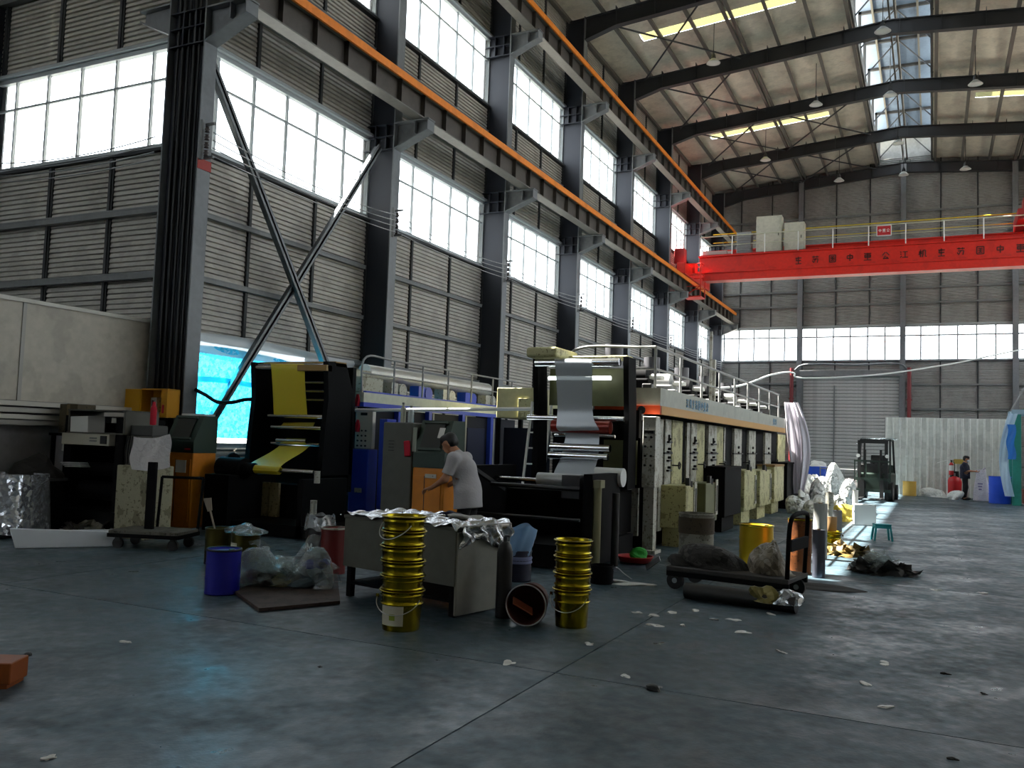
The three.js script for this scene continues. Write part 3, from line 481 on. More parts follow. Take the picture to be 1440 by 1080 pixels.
// a web of film through a list of [left px, right px, y px, z]
function web(list, n = 6) {
  const L = list.map(([a, b, v, z, v2]) => [onZ(a, v, z), onZ(b, v2 ?? v, z)]), c0 = new THREE.CatmullRomCurve3(L.map((p) => p[0]), false, 'centripetal'), c1 = new THREE.CatmullRomCurve3(L.map((p) => p[1]), false, 'centripetal');
  return sheet((s, t) => c0.getPoint(t).lerp(c1.getPoint(t), s), 4, n * list.length);
}
const rollX = (x0, x1, y, z, r, seg = 18) => cyl(r, r, Math.abs(x1 - x0), (x0 + x1) / 2, y, z, seg, 'x');
{ // ---------------- the cream press with the white film
  const g = thing('printing_press', 'long cream printing press with grey and orange fascia and silver film tower', 'press', -4.6, 0, -18), W = worldPart(g);
  const XS = -3.7, zA = (u) => onX(u, 640, XS).z, Z0 = -12.85, Z1 = -25.2;
  W('bed', [span(-5.4, -3.95, 0.02, 0.2, Z0 - 0.1, Z1), span(-5.4, -4.05, 0.2, 0.6, -14, Z1)], OIL);
  W('side_frame', [span(-4.02, -3.92, 0.2, 2.1, Z0 - 0.15, Z1), span(-5.4, -5.3, 0.2, 2.1, Z0 - 0.15, Z1)], OIL);
  W('far_end_frame', span(-5.3, -4.02, 0.2, 2.1, Z1, Z1 + 0.1), OIL);
  W('deck', span(-5.5, -3.74, 2.36, 2.42, Z0, Z1), DKSTEEL);
  const fa = W('fascia', [span(-3.76, -3.7, 2.2, 2.47, Z0, Z1), span(-4.75, -3.7, 2.2, 2.47, Z0, Z0 + 0.06)], FASCIA);
  W('fascia_stripe', [span(-3.755, -3.69, 2.07, 2.2, Z0 + 0.01, Z1)], OCHRE, fa); W('front_stripe', span(-4.75, -3.695, 2.07, 2.2, Z0 + 0.005, Z0 + 0.07), RUST, fa);
  W('hoist_ring', [cyl(0.06, 0.06, 0.03, -3.98, 2.13, Z0 + 0.09, 16, 'z')], BLACK, fa);
  const zl = zA(963), ox = -g.position.x, oz = -g.position.z; letters('character', 8, 2, 0.15, 0.055, 0.022, 0.006, SKYBLUE, fa, -3.692 + ox, 2.25, zl + oz, PI / 2);
  letters('character', 3, 4, 0.15, 0.055, 0.022, 0.006, SKYBLUE, fa, -3.692 + ox, 2.25, zA(1086) + oz, PI / 2);
  // tall panels and control strips on the side
  const panel = (u0, u1, y0, y1, x1, m, nm) => { const a = zA(u0), b = zA(u1); return W(nm, rbox(x1 + 3.92, y1 - y0, Math.abs(a - b), 0.006, (x1 - 3.92) / 2, (y0 + y1) / 2, (a + b) / 2), m); };
  for (const [a, b] of [[929, 939], [960, 974], [993, 1004], [1020, 1029], [1103, 1113]]) panel(a, b, 0.25, 2.03, -3.88, CREAM, 'side_panel');
  for (const [a, b] of [[943, 948], [980, 984], [1030.5, 1032]]) panel(a, b, 0.25, 2.02, -3.88, PALE, 'side_panel');
  for (const [a, b, k] of [[949, 957, 1], [984.5, 992, 1], [1008, 1019, 1], [1043, 1053, 0], [1063, 1072, 0], [1085, 1093, 0]]) {
    const p = panel(a, b, 0.7, 2.03, -3.86, PALE, 'control_strip'), z = (zA(a) + zA(b)) / 2, w = Math.abs(zA(a) - zA(b)), ks = [];
    if (k) { for (const y of [1.66, 1.5, 1.36, 1.2]) ks.push(box(0.05, 0.03, w * 0.5, -3.84, y, z), cyl(0.022, 0.022, 0.06, -3.84, y + 0.05, z, 10, 'x')); ks.push(box(0.04, 0.12, 0.03, -3.85, 1.72, z)); } else for (const y of [1.5, 1.62]) ks.push(cyl(0.03, 0.03, 0.05, -3.85, y, z, 10, 'x'));
    ks.push(box(0.03, 0.03, w * 1.3, -3.86, 1.48, z)); W('knobs', ks, BLACK, p);
    W('hand_wheel', [place(fin(new THREE.TorusGeometry(0.055, 0.012, 6, 16)), -3.76, 1.28, z - w, 0, PI / 2, 0), cyl(0.012, 0.012, 0.16, -3.83, 1.28, z - w, 8, 'x')], BLACK, p);
  }
  // ink boxes low on the side
  for (const [a, b, h, m, slot] of [[946, 961, 0.98, CREAM, 1], [975, 992, 0.98, OLIVE, 1], [1003, 1027, 1.2, OIL, 0], [1032, 1049, 1.15, CREAM, 1], [1055, 1071, 1.12, CREAM, 1], [1076, 1090, 1.18, CREAM, 0], [1095, 1115, 1.22, OIL, 0]]) {
    const za = zA(a), zb = zA(b), w = Math.abs(za - zb), z = (za + zb) / 2, p = W('ink_unit', [rbox(0.42, h - 0.3, w, 0.02, -3.68, 0.3 + (h - 0.3) / 2, z), box(0.3, 0.3, w * 0.7, -3.72, 0.16, z)], m);
    if (slot) { W('slot_frame', [box(0.02, 0.62, 0.16, -3.46, 0.72, zb + 0.12), ], PALE, p); W('slot', rbox(0.03, 0.46, 0.08, 0.012, -3.455, 0.7, zb + 0.12), BLACK, p); W('valve', [cyl(0.05, 0.05, 0.1, -3.5, h + 0.02, z, 10), box(0.06, 0.12, 0.12, -3.5, h + 0.06, z + 0.1)], DKSTEEL, p); }
    else W('lid', rbox(0.44, 0.05, w + 0.04, 0.01, -3.68, h + 0.02, z), m === CREAM ? mat(0x8a6a3a, 0.6) : m, p);
  }
  // front end of the body
  const fp = W('front_panel', rbox(0.24, 1.82, 0.06, 0.01, -4.13, 1.13, Z0 + 0.02), PALE), hl = [];
  for (const [x, y] of [[-4.15, 1.2], [-4.2, 1.07], [-4.1, 1.07], [-4.05, 1.35], [-4.18, 1.6], [-4.08, 1.72]]) hl.push(cyl(0.025, 0.025, 0.03, x, y, Z0 + 0.05, 10, 'z')); hl.push(box(0.16, 0.05, 0.02, -4.13, 1.93, Z0 + 0.055)); W('bolt_heads', hl, OIL, fp);
  const cp = W('control_cabinet', rbox(0.2, 1.06, 0.24, 0.01, -3.8, 1.5, Z0 + 0.14), mat(0xc3c4bd, 0.5, 0, { map: TX.stain }), g), kb = [];
  for (const y of [1.72, 1.58, 1.44, 1.3]) for (const x of [-3.85, -3.76]) kb.push(cyl(0.018, 0.018, 0.03, x, y, Z0 + 0.275, 10, 'z')); kb.push(box(0.14, 0.04, 0.02, -3.8, 1.8, Z0 + 0.27)); W('buttons', kb, BLACK, cp);
  W('corner_post', [span(-3.88, -3.72, 0, 1.0, Z0 + 0.05, Z0 + 0.22), span(-3.95, -3.66, 0, 0.05, Z0 - 0.02, Z0 + 0.3)], PALE);
  // fan motors on the deck, between the rails
  for (let i = 0; i < 8; i++) { const z = -13.7 - i * 1.4, m = W('fan_motor', [rbox(0.5, 0.24, 0.5, 0.03, -4.35, 2.55, z), cyl(0.16, 0.16, 0.35, -4.35, 2.72, z, 14, 'x')], i % 4 === 1 ? GREY : OIL); W('motor_cover', rbox(0.2, 0.07, 0.22, 0.02, -4.03, 2.7, z), WHITE, m); W('terminal_box', rbox(0.16, 0.14, 0.16, 0.02, -4.05, 2.5, z + 0.4), i % 2 ? GREY : BLACK, m); }
  W('air_duct', [span(-5.3, -4.8, 2.45, 2.95, -13.6, -24.6), ...[0, 1, 2, 3, 4].map((i) => cyl(0.16, 0.16, 0.5, -5.05, 3.1, -14.5 - i * 2.3, 14))], mat(0x46464a, 0.5, 0.3));
  const rp = []; for (let i = 0; i <= 8; i++) { const z = -13.0 - i * 1.5; rp.push(z); }
  const rail = W('guard_rail', [rod(V(-3.85, 3.12, -13), V(-3.85, 3.12, -25), 0.022), rod(V(-3.85, 2.78, -13), V(-3.85, 2.78, -25), 0.018), tube([V(-5.3, 2.45, -13), V(-5.3, 3.0, -13), V(-5.1, 3.12, -13), V(-4.1, 3.12, -13), V(-3.85, 3.12, -13)], 0.022, 24), rod(V(-5.3, 2.78, -13), V(-3.85, 2.78, -13), 0.018)], GREY);
  for (const z of rp) W('rail_post', rod(V(-3.85, 2.4, z), V(-3.85, 3.12, z), 0.022), GREY, rail);
  W('service_post', [span(-4.0, -3.9, 2.4, 3.35, -17.3, -17.4), rod(V(-3.96, 2.4, -17.2), V(-3.96, 3.9, -17.2), 0.03)], PALE);
  // ------- film tower at the head of the press
  const q = (u, v, z = -12) => onZ(u, v, z), yl = q(757, 640).x - 0.04, yr = q(878, 640).x + 0.02;
  const sidePlate = (x, w) => { const p = poly([[-12.05, 0.95], [-12.42, 0.95], [-12.38, 2.2], [-12.3, 2.86], [-11.95, 2.86], [-12.05, 2.0]], w); p.rotateY(-PI / 2); p.translate(x, 0, 0); return fin(p, true); };
  const tw = W('film_tower', [sidePlate(yl, 0.08), sidePlate(yr + 0.02, 0.08), span(yl, yr, 1.7, 2.12, -12.72, -12.6), span(yl, yr, 0.95, 1.7, -12.75, -12.7)], OIL);
  W('back_plate', span(yl + 0.06, yr - 0.06, 2.16, 2.72, -12.34, -12.3), OLIVE, tw); W('gear_panel', span(-4.5, yr - 0.02, 1.0, 1.66, -12.62, -12.56), OLIVE, tw);
  W('hood', [rbox(0.5, 0.16, 0.9, 0.05, yl + 0.16, 2.92, -12.15), rbox(1.25, 0.06, 0.3, 0.02, (yl + yr) / 2, 2.88, -12.35)], CREAM, tw);
  const yv = (v, z = -12) => q(805, v, z).y;
  W('top_roller', rollX(yl + 0.05, yr - 0.05, yv(512), -11.78, 0.06), CHROME, tw);
  for (const [v, z, r, a, b] of [[588, -11.95, 0.04, 742, 878], [612, -12.05, 0.022, 780, 865], [629, -11.82, 0.055, 774, 858], [641, -11.78, 0.05, 772, 855]]) W('guide_roller', rollX(q(a, v, z).x, q(b, v, z).x, yv(v, z), z, r), CHROME, tw);
  W('rubber_roller', rollX(q(781, 600).x, q(862, 600).x, yv(600, -11.9), -11.9, 0.095), COPPER, tw);
  W('film', web([[780, 832, 504, -11.85], [780, 832, 507, -11.715], [782, 833, 530, -11.75], [784, 833, 575, -11.82], [783, 836, 592, -11.8], [783, 842, 603, -11.79], [795, 843, 611, -11.92], [792, 842, 628, -11.9], [789, 841, 642, -11.84], [780, 836, 662, -11.5], [777, 834, 673, -11.3]]), mat(0xaeb4ba, 0.32, 0.25, { transmission: 0.15, thickness: 0 }), tw);
  // winding stand
  const st = W('winding_stand', [span(-5.62, -5.5, 0.02, 1.25, -9.95, -11.6), span(-4.02, -3.9, 0.02, 1.2, -10.5, -11.6), span(-5.6, -3.95, 0.02, 0.3, -10.2, -12.4), span(-5.5, -4.05, 0.3, 0.92, -11.3, -12.6), span(-5.85, -5.62, 0.02, 1.1, -10.6, -11.4)], OIL);
  W('film_roll', rollX(q(757, 676, -10.9).x, q(818, 676, -10.9).x, yv(676, -10.9), -10.9, 0.09), mat(0xb9bcbc, 0.35, 0.3), st); W('winding_shaft', [rollX(-5.9, -3.95, yv(678, -10.9), -10.9, 0.03)], CHROME, st);
  W('film_roll', rollX(q(838, 668, -11.6).x, q(877, 668, -11.6).x, yv(668, -11.6), -11.6, 0.13, 24), mat(0xd2d4d3, 0.3, 0.2), st);
  W('tension_arm', [rod(V(-5.4, 1.0, -10.6), V(-4.1, 1.0, -10.6), 0.03), rod(V(-5.5, 0.62, -10.35), V(-4.0, 0.62, -10.35), 0.02), bar(V(-5.5, 1.2, -10.3), V(-5.5, 0.9, -11.2), 0.05), box(0.25, 0.3, 0.25, -4.25, 1.02, -10.75)], DKSTEEL, st);
  W('gear_housing', [cyl(0.2, 0.2, 0.1, -5.75, 0.9, -10.55, 20, 'z')], DKSTEEL, st);
  const ps = onFloor(836, 800); W('support_post', [cyl(0.065, 0.065, 1.05, ps.x, 0.54, ps.z, 14), cyl(0.1, 0.1, 0.06, ps.x, 0.03, ps.z, 14), box(0.16, 0.1, 0.16, ps.x, 1.08, ps.z)], mat(0x77765a, 0.4, 0.4), st);
  W('support_post', [cyl(0.05, 0.05, 0.95, -3.75, 0.48, -11.0, 12)], DKSTEEL, st);
  // work light inside the tower
  const ly = yv(531), lx0 = q(768, 531).x, lx1 = q(856, 531).x;
  W('work_light_tube', rollX(lx0, lx1, ly, -12.1, 0.03, 12), mat(0xffffff, 0.4, 0, { emissive: new THREE.Color().setRGB(0.9, 1, 0.94), emissiveIntensity: 2.2 }), tw);
  const ra = new THREE.RectAreaLight(new THREE.Color().setRGB(0.9, 1, 0.94), 6, lx1 - lx0, 0.06); ra.name = 'work_light'; ra.position.set((lx0 + lx1) / 2, ly, -12.05); ra.lookAt((lx0 + lx1) / 2, ly - 0.3, -9); scene.add(ra);
}
{ // ---------------- the blue press with the yellow film
  const g = thing('printing_press', 'blue and white printing press with yellow film running through its black tower', 'press', -10.1, 0, -15.6), W = worldPart(g);
  const XS = -9.3, Z0 = -13.1, Z1 = -19.6;
  W('bed', [span(-10.9, -9.35, 0.02, 0.5, Z0, Z1)], OIL);
  W('side_frame', [span(-9.45, -9.38, 0.4, 2.1, Z0, Z1), span(-10.95, -10.85, 0.4, 2.1, Z0, Z1)], NAVY);
  W('deck', span(-10.95, -9.34, 2.3, 2.36, Z0, Z1), DKSTEEL);
  const fa = W('fascia', [span(-9.36, -9.3, 2.2, 2.38, Z0, Z1), span(-10.0, -9.3, 2.2, 2.38, Z0, Z0 + 0.06)], mat(0xc6cab8, 0.5, 0, { map: TX.grime }));
  W('fascia_stripe', [span(-9.36, -9.29, 2.12, 2.2, Z0, Z1), span(-10, -9.29, 2.12, 2.2, Z0, Z0 + 0.07), span(-9.36, -9.295, 2.38, 2.41, Z0, Z1)], BLUE, fa);
  for (const u of [560, 603, 650, 690]) { const z = onX(u, 620, XS).z; W('blue_post', [span(-9.38, -9.28, 0.2, 2.12, z - 0.06, z + 0.06)], BLUE); W('grey_strip', [span(-9.37, -9.32, 0.5, 2.1, z - 0.22, z - 0.16)], GREY); }
  for (const [a, b] of [[535, 558], [566, 600], [610, 645], [655, 688]]) { const za = onX(a, 620, XS).z, zb = onX(b, 620, XS).z; W('side_panel', rbox(0.05, 1.3, Math.abs(za - zb) - 0.3, 0.01, -9.37, 1.2, (za + zb) / 2), DBLUE); }
  const px0 = onZ(501, 640, Z0 + 0.1).x, px1 = onZ(525, 640, Z0 + 0.1).x;
  const cp = W('control_panel', rbox(px1 - px0, 0.72, 0.1, 0.01, (px0 + px1) / 2, 1.72, Z0 + 0.12), mat(0xc9c7ba, 0.5), g), kb = [];
  for (let r = 0; r < 4; r++) for (let c = 0; c < 3; c++) kb.push(cyl(0.017, 0.017, 0.03, px0 + 0.07 + c * 0.085, 1.68 - r * 0.09, Z0 + 0.175, 8, 'z')); kb.push(box(0.14, 0.05, 0.015, (px0 + px1) / 2, 1.98, Z0 + 0.175)); W('buttons', kb, BLACK, cp);
  W('blue_cabinet', rbox(px1 - px0 + 0.02, 1.3, 0.3, 0.015, (px0 + px1) / 2 - 0.02, 0.7, Z0 + 0.1), BLUE); W('name_plate', box(0.15, 0.08, 0.01, (px0 + px1) / 2, 0.62, Z0 + 0.26), PALE);
  W('blue_cabinet', rbox(0.16, 1.6, 0.3, 0.015, px1 + 0.25, 1.1, Z0 + 0.05), BLUE);
  // walkway rails, ducts and wrapped cables on top
  const rail = W('guard_rail', [tube([V(-9.4, 2.4, Z0), V(-9.4, 2.95, Z0), V(-9.4, 3.06, Z0 - 0.15), V(-9.4, 3.06, Z0 - 1), V(-9.4, 3.06, Z1)], 0.02, 60, 8), rod(V(-9.4, 2.74, Z0), V(-9.4, 2.74, Z1), 0.016)], GREY);
  for (let i = 1; i <= 6; i++) W('rail_post', rod(V(-9.4, 2.36, Z0 - i * 1.05), V(-9.4, 3.06, Z0 - i * 1.05), 0.02), GREY, rail);
  W('air_duct', [cyl(0.17, 0.17, 5.2, -10.0, 2.82, -16.6, 18, 'z'), cyl(0.12, 0.12, 5.4, -10.45, 2.72, -16.4, 16, 'z')], mat(0xc5c5bf, 0.35, 0.6, { bumpMap: TX.crinkle, bumpScale: 0.01 }));
  W('dryer_box', [rbox(0.9, 0.5, 0.8, 0.03, -10.3, 2.6, -13.7), rbox(0.5, 0.35, 0.7, 0.03, -9.75, 2.52, -13.6)], mat(0xb2b09c, 0.6, 0, { map: TX.stain }));
  for (let i = 0; i < 5; i++) W('blower', [cyl(0.14, 0.14, 0.3, -9.75, 2.52, -14.8 - i * 1.0, 14, 'x'), box(0.22, 0.3, 0.22, -9.65, 2.5, -14.4 - i)], i % 2 ? BLUE : PALE);
  // film tower
  const q = (u, v, z = -12) => onZ(u, v, z), xl = q(362, 560).x, xr = q(470, 560).x, y = (v, z = -12) => q(410, v, z).y;
  const sidePlate = (x, w) => { const p = poly([[-11.75, 0.9], [-12.6, 0.9], [-12.5, 2.4], [-12.3, 2.82], [-11.78, 2.82], [-11.85, 2.2], [-11.8, 1.7]], w); p.rotateY(-PI / 2); p.translate(x, 0, 0); return fin(p, true); };
  const tw = W('film_tower', [sidePlate(xl + 0.1, 0.1), sidePlate(xr, 0.1), span(xr - 0.5, xr - 0.05, 1.55, 2.7, -12.4, -12.34), span(xl, xr, 0.6, 2.78, -12.6, -12.5)], OIL);
  W('top_beam', [span(xl, xr, 2.76, 2.84, -12.3, -12.0), span(xr - 0.62, xr, 2.66, 2.76, -11.9, -11.75)], mat(0x8a6a20, 0.5), tw);
  for (const [v, z] of [[538, -12.2], [550, -12.2], [562, -12.2]]) W('guide_roller', rollX(q(425, v, z).x, q(460, v, z).x, y(v, z), z, 0.022), CHROME, tw);
  for (const [v, z, a, b, r] of [[585, -11.95, 378, 455, 0.035], [601, -11.8, 382, 452, 0.03], [620, -11.85, 390, 432, 0.05], [624, -11.95, 382, 450, 0.03]]) W('guide_roller', rollX(q(a, v, z).x, q(b, v, z).x, y(v, z), z, r), CHROME, tw);
  W('top_roller', rollX(xl + 0.05, xr - 0.1, y(517), -11.85, 0.055), CHROME, tw);
  const YF = mat(0xc8b41a, 0.42, 0, { transmission: 0.12, thickness: 0 });
  W('film', web([[380, 426, 511, -11.88], [381, 428, 514, -11.79], [383, 429, 540, -11.83], [385, 432, 583, -11.9]]), YF, tw);
  W('film', web([[399, 443, 594, -12.2], [394, 440, 600, -11.8]]), YF, tw);
  W('film', web([[393, 436, 627, -11.9], [380, 425, 636, -11.5], [345, 395, 656, -10.75], [341, 391, 660, -10.7, 663]]), YF, tw);
  const ry = q(365, 660, -10.75).y; W('film_roll', rollX(q(340, 660, -10.75).x, q(391, 660, -10.75).x, ry, -10.78, 0.07), YF, tw); W('winding_shaft', rollX(q(318, 660, -10.75).x, q(440, 660, -10.75).x, ry, -10.78, 0.035), CHROME, tw);
  const bx0 = q(300, 690, -10.6).x, bx1 = q(462, 690, -10.6).x;
  const base = W('winding_stand', [span(bx0, bx0 + 0.5, 0.02, 0.9, -10.4, -11.5), span(bx0 + 0.5, bx1 - 0.6, 0.02, 0.75, -11.3, -11.7), span(bx1 - 0.5, bx1 - 0.4, 0.02, 0.9, -10.5, -11.6), span(bx0, bx1, 0.02, 0.2, -10.5, -12.4)], OIL);
  W('motor', [cyl(0.17, 0.17, 0.5, bx0 + 0.25, 1.0, -10.75, 18, 'x'), cyl(0.1, 0.1, 0.2, bx0 + 0.6, 1.0, -10.75, 14, 'x'), sph(0.12, bx0 + 0.1, 1.12, -10.9)], OIL, base);
  W('wooden_crate_front', [box(0.2, 0.55, 0.05, q(372, 690, -11.2).x, 0.5, -11.2), box(0.18, 0.55, 0.05, q(387, 690, -11.2).x, 0.5, -11.2)], mat(0x8f8460, 0.7, 0, { map: TX.stain }), base);
  W('pipe_stub', cyl(0.05, 0.05, 0.42, q(441, 710, -10.45).x, 0.4, -10.45, 12), PALE, base); W('grease_cup', cyl(0.045, 0.045, 0.18, q(446, 672, -10.5).x, 0.95, -10.5, 12), PALE, base);
}
// ---------------- operator consoles
function consoleHead(W, x, z, w) { // dark green head with a sunk screen above an orange cabinet
  W('cabinet', [rbox(w, 1.2, 0.5, 0.02, x, 0.62, z)], ORANGE);
  const d = W('cabinet_door', box(w - 0.08, 1.0, 0.02, x, 0.62, z + 0.255), ORANGE); W('door_seam', [box(0.008, 1.0, 0.006, x - 0.04, 0.62, z + 0.267)], BLACK, d);
  const h = W('screen_head', [poly([[0, 0], [0.5, 0], [0.5, 0.18], [0.3, 0.6], [0, 0.6]], w).rotateY(-PI / 2).translate(x + w / 2, 1.22, z - 0.25)], GREEN);
  W('screen', box(w * 0.62, 0.34, 0.02, x, 1.62, z + 0.165, -0.44), SCREEN, h); for (const [by, bz] of [[1.79, 0.1], [1.45, 0.24]]) W('screen_bezel', box(w * 0.72, 0.03, 0.04, x, by, z + bz, -0.44), mat(0x2c4038, 0.5), h);
  return h;
}
{
  const p = onFloor(600, 797), g = thing('control_console', 'orange and green operator console with a tall grey cabinet beside the worker', 'console', p.x, 0, p.z), W = worldPart(g);
  const x = onZ(601, 690, p.z).x, h = consoleHead(W, x, p.z - 0.25, 0.46);
  const gx0 = onZ(535, 690, p.z).x, gx1 = onZ(577, 690, p.z).x, c = W('grey_cabinet', rbox(gx1 - gx0, 1.76, 0.5, 0.02, (gx0 + gx1) / 2, 0.9, p.z - 0.25), CAB);
  W('vent_slots', [0, 1, 2, 3].map((i) => box(0.08, 0.012, 0.01, gx0 + 0.14, 1.42 + i * 0.04, p.z + 0.005)), BLACK, c); W('glove', rbox(0.09, 0.2, 0.03, 0.014, gx1 - 0.06, 1.45, p.z + 0.02, 0, 0, 0.1), GLOVE, c);
  W('name_plate', box(0.16, 0.05, 0.01, x + 0.05, 1.12, p.z + 0.02), PALE, h); W('paper_note', rbox(0.08, 0.14, 0.01, 0.004, x + 0.2, 1.66, p.z + 0.05, -0.44), PAPER, h); W('hand_towel', sheet((s, t) => V(x - 0.18 + s * 0.06 + t * 0.08, 1.72 - t * 0.3, p.z + 0.1 + t * 0.14 + 0.01 * Math.sin(s * 9)), 4, 8), mat(0x8a9086, 0.8), h);
  for (const [u, r, hh, m, nm, l] of [[566, 0.035, 0.24, mat(0xb9b7a8, 0.4), 'thermos_flask', 'pale flask standing on the grey console cabinet'], [577, 0.04, 0.2, mat(0xdfe6e6, 0.1, 0, { transmission: 0.7, thickness: 0 }), 'plastic_bottle', 'clear plastic bottle standing on the grey console cabinet']]) { const b = thing(nm, l, 'bottle', onZ(u, 605, p.z - 0.2).x, 1.78, p.z - 0.2); part('body', lathe([[0.001, 0], [r, 0.005], [r, hh * 0.75], [r * 0.45, hh * 0.9], [r * 0.45, hh], [0.001, hh]], 16), m, b); part('cap', cyl(r * 0.5, r * 0.5, 0.025, 0, hh + 0.01, 0, 12), GREY, b); }
}
{
  const p = onFloor(246, 744), g = thing('control_console', 'orange and green operator console below the open yellow box', 'console', p.x, 0, p.z), W = worldPart(g);
  const x = onZ(245, 690, p.z).x, h = consoleHead(W, x, p.z - 0.3, 0.62);
  W('label_sheet', box(0.22, 0.2, 0.01, x + 0.08, 1.0, p.z - 0.03), PAPER, h); W('red_logo', box(0.12, 0.025, 0.01, x + 0.2, 1.28, p.z - 0.03), GLOVE, h);
  W('paper_sheet', box(0.5, 0.03, 0.24, x, 1.84, p.z - 0.42), PAPER, h);
}
// pale exhaust box on legs between the two presses
{
  const z = -16.5, a = onZ(699, 545, z), b = onZ(756, 545, z), g = thing('exhaust_box', 'cream sheet metal exhaust box on legs between the two presses', 'duct', (a.x + b.x) / 2, 0, z - 0.6), W = worldPart(g), yb = onZ(720, 588, z).y;
  W('box', [rbox(b.x - a.x, a.y - yb, 1.2, 0.02, (a.x + b.x) / 2, (a.y + yb) / 2, z - 0.6)], mat(0xbdb98a, 0.5, 0, { map: TX.grime })); W('recess', rbox(0.4, 0.4, 0.06, 0.01, b.x - 0.22, yb + 0.22, z + 0.01), CREAM);
  W('leg', span(a.x, a.x + 0.08, 0, yb, z, z - 0.08), OIL); W('leg', span(b.x - 0.08, b.x, 0, yb, z, z - 0.08), OIL); W('leg', span(a.x, a.x + 0.08, 0, yb, z - 1.1, z - 1.2), OIL); W('leg', span(b.x - 0.08, b.x, 0, yb, z - 1.1, z - 1.2), OIL);
  W('machine_body', span(a.x + 0.1, b.x - 0.1, 0.05, yb - 0.2, z - 0.2, z - 1.0), NAVY);
}
{ // narrow white ladder beside the film tower, pale pole lying on the presses
  const a = onZ(776, 566, -12.95), b = onFloor(752, 700).setY(0); b.z = -12.3; b.x = onZ(757, 660, -12.3).x; const g = thing('step_ladder', 'narrow white ladder leaning left of the silver film tower', 'ladder', b.x, 0, b.z), W = worldPart(g);
  const o = V(-0.3, 0, 0.1), a2 = a.clone().add(o), b2 = b.clone().add(o); W('rail', bar(a, b, 0.03, 0.05), WHITE); W('rail', bar(a2, b2, 0.03, 0.05), WHITE); for (let i = 1; i < 9; i++) W('rung', rod(a.clone().lerp(b, i / 9), a2.clone().lerp(b2, i / 9), 0.012), WHITE);
  single('white_pole', 'long thin white pole resting across both presses', 'pole', rod(onX(500, 577, -9.28), onZ(752, 575, -12.9), 0.03), WHITE);
}

// ================================================================ LEFT SIDE
{ // white panel partition that carries on the line of the long wall
  const g = struct('wall_partition'), pm = mat(0xbcb7ab, 0.55, 0, { map: TX.grime }), lo = mat(0x8f8e90, 0.65, 0, { map: TX.grime });
  const joints = [-11.3, onX(30, 500, -12.6).z, -7.0, -5.0];
  for (let i = 0; i < 3; i++) part('panel', span(-12.68, -12.6, 1.95, 3.46, joints[i] + (i ? 0.012 : 0), joints[i + 1] - 0.012), pm, g);
  for (let i = 0; i < 2; i++) part('joint_cover', span(-12.61, -12.585, 1.95, 3.46, joints[i + 1] - 0.03, joints[i + 1] + 0.03), mat(0x9c9a94, 0.5), g);
  part('top_trim', span(-12.7, -12.57, 3.46, 3.52, -11.3, -5), mat(0xbdbbb2, 0.5), g);
  part('lower_wall', span(-12.68, -12.62, 0, 1.95, -11.3, -5), lo, g);
  for (const [y, d, c] of [[1.9, 0.2, 0xb9b6ac], [1.8, 0.26, 0x9d9a92], [1.7, 0.22, 0xb5b1a6], [1.61, 0.24, 0x8d8a84]]) part('ledge_board', span(-12.62, -12.62 + d, y - 0.035, y + 0.035, -11.0, -5), mat(c, 0.6), g);
}
{ // blue sheet hung over the low opening, daylight behind it
  const g = thing('blue_plastic_sheet', 'translucent blue plastic sheet hung over the low wall opening by the corner column', 'sheet', -12.2, 0, -13.3), W = worldPart(g), n = rng(8);
  const fn = (x, y0, y1, z0, z1, a) => sheet((s, t) => V(x + a * Math.sin(s * 17 + t * 3) + 0.02 * Math.sin(t * 11 + s * 6), y0 + (y1 - y0) * t + 0.05 * Math.sin(s * 5) * t, z0 + (z1 - z0) * s), 40, 24);
  W('film', fn(-12.14, 1.45, 3.12, -11.35, -15.2, 0.03), mat(new THREE.Color().setRGB(0.03, 0.5, 0.8), 0.8, 0, { transmission: 0.75, thickness: 0, bumpMap: TX.crinkle, bumpScale: 0.12 }));
  W('clear_edge', fn(-12.1, 3.0, 3.36, -11.35, -16.5, 0.03), mat(0xc9cdcf, 0.6, 0, { transmission: 0.3, thickness: 0 }));
  W('fold', sheet((s, t) => V(-12.08 + 0.015 * Math.sin(s * 20), 2.44 + 0.1 * t + 0.05 * Math.sin(s * 4), -11.4 - 2.4 * s), 30, 3), mat(new THREE.Color().setRGB(0.03, 0.4, 0.7), 0.7, 0, { transmission: 0.5, thickness: 0 }));
}
single('black_cable', 'thick black cable sagging across the blue plastic sheet', 'cable', tube([onX(275, 548, -11.5), onX(290, 556, -11.5), onX(305, 565, -11.4), onX(325, 566, -11.3), onX(345, 562, -11.2), onX(366, 561, -11.1)], 0.035, 40, 8), MT.dark);
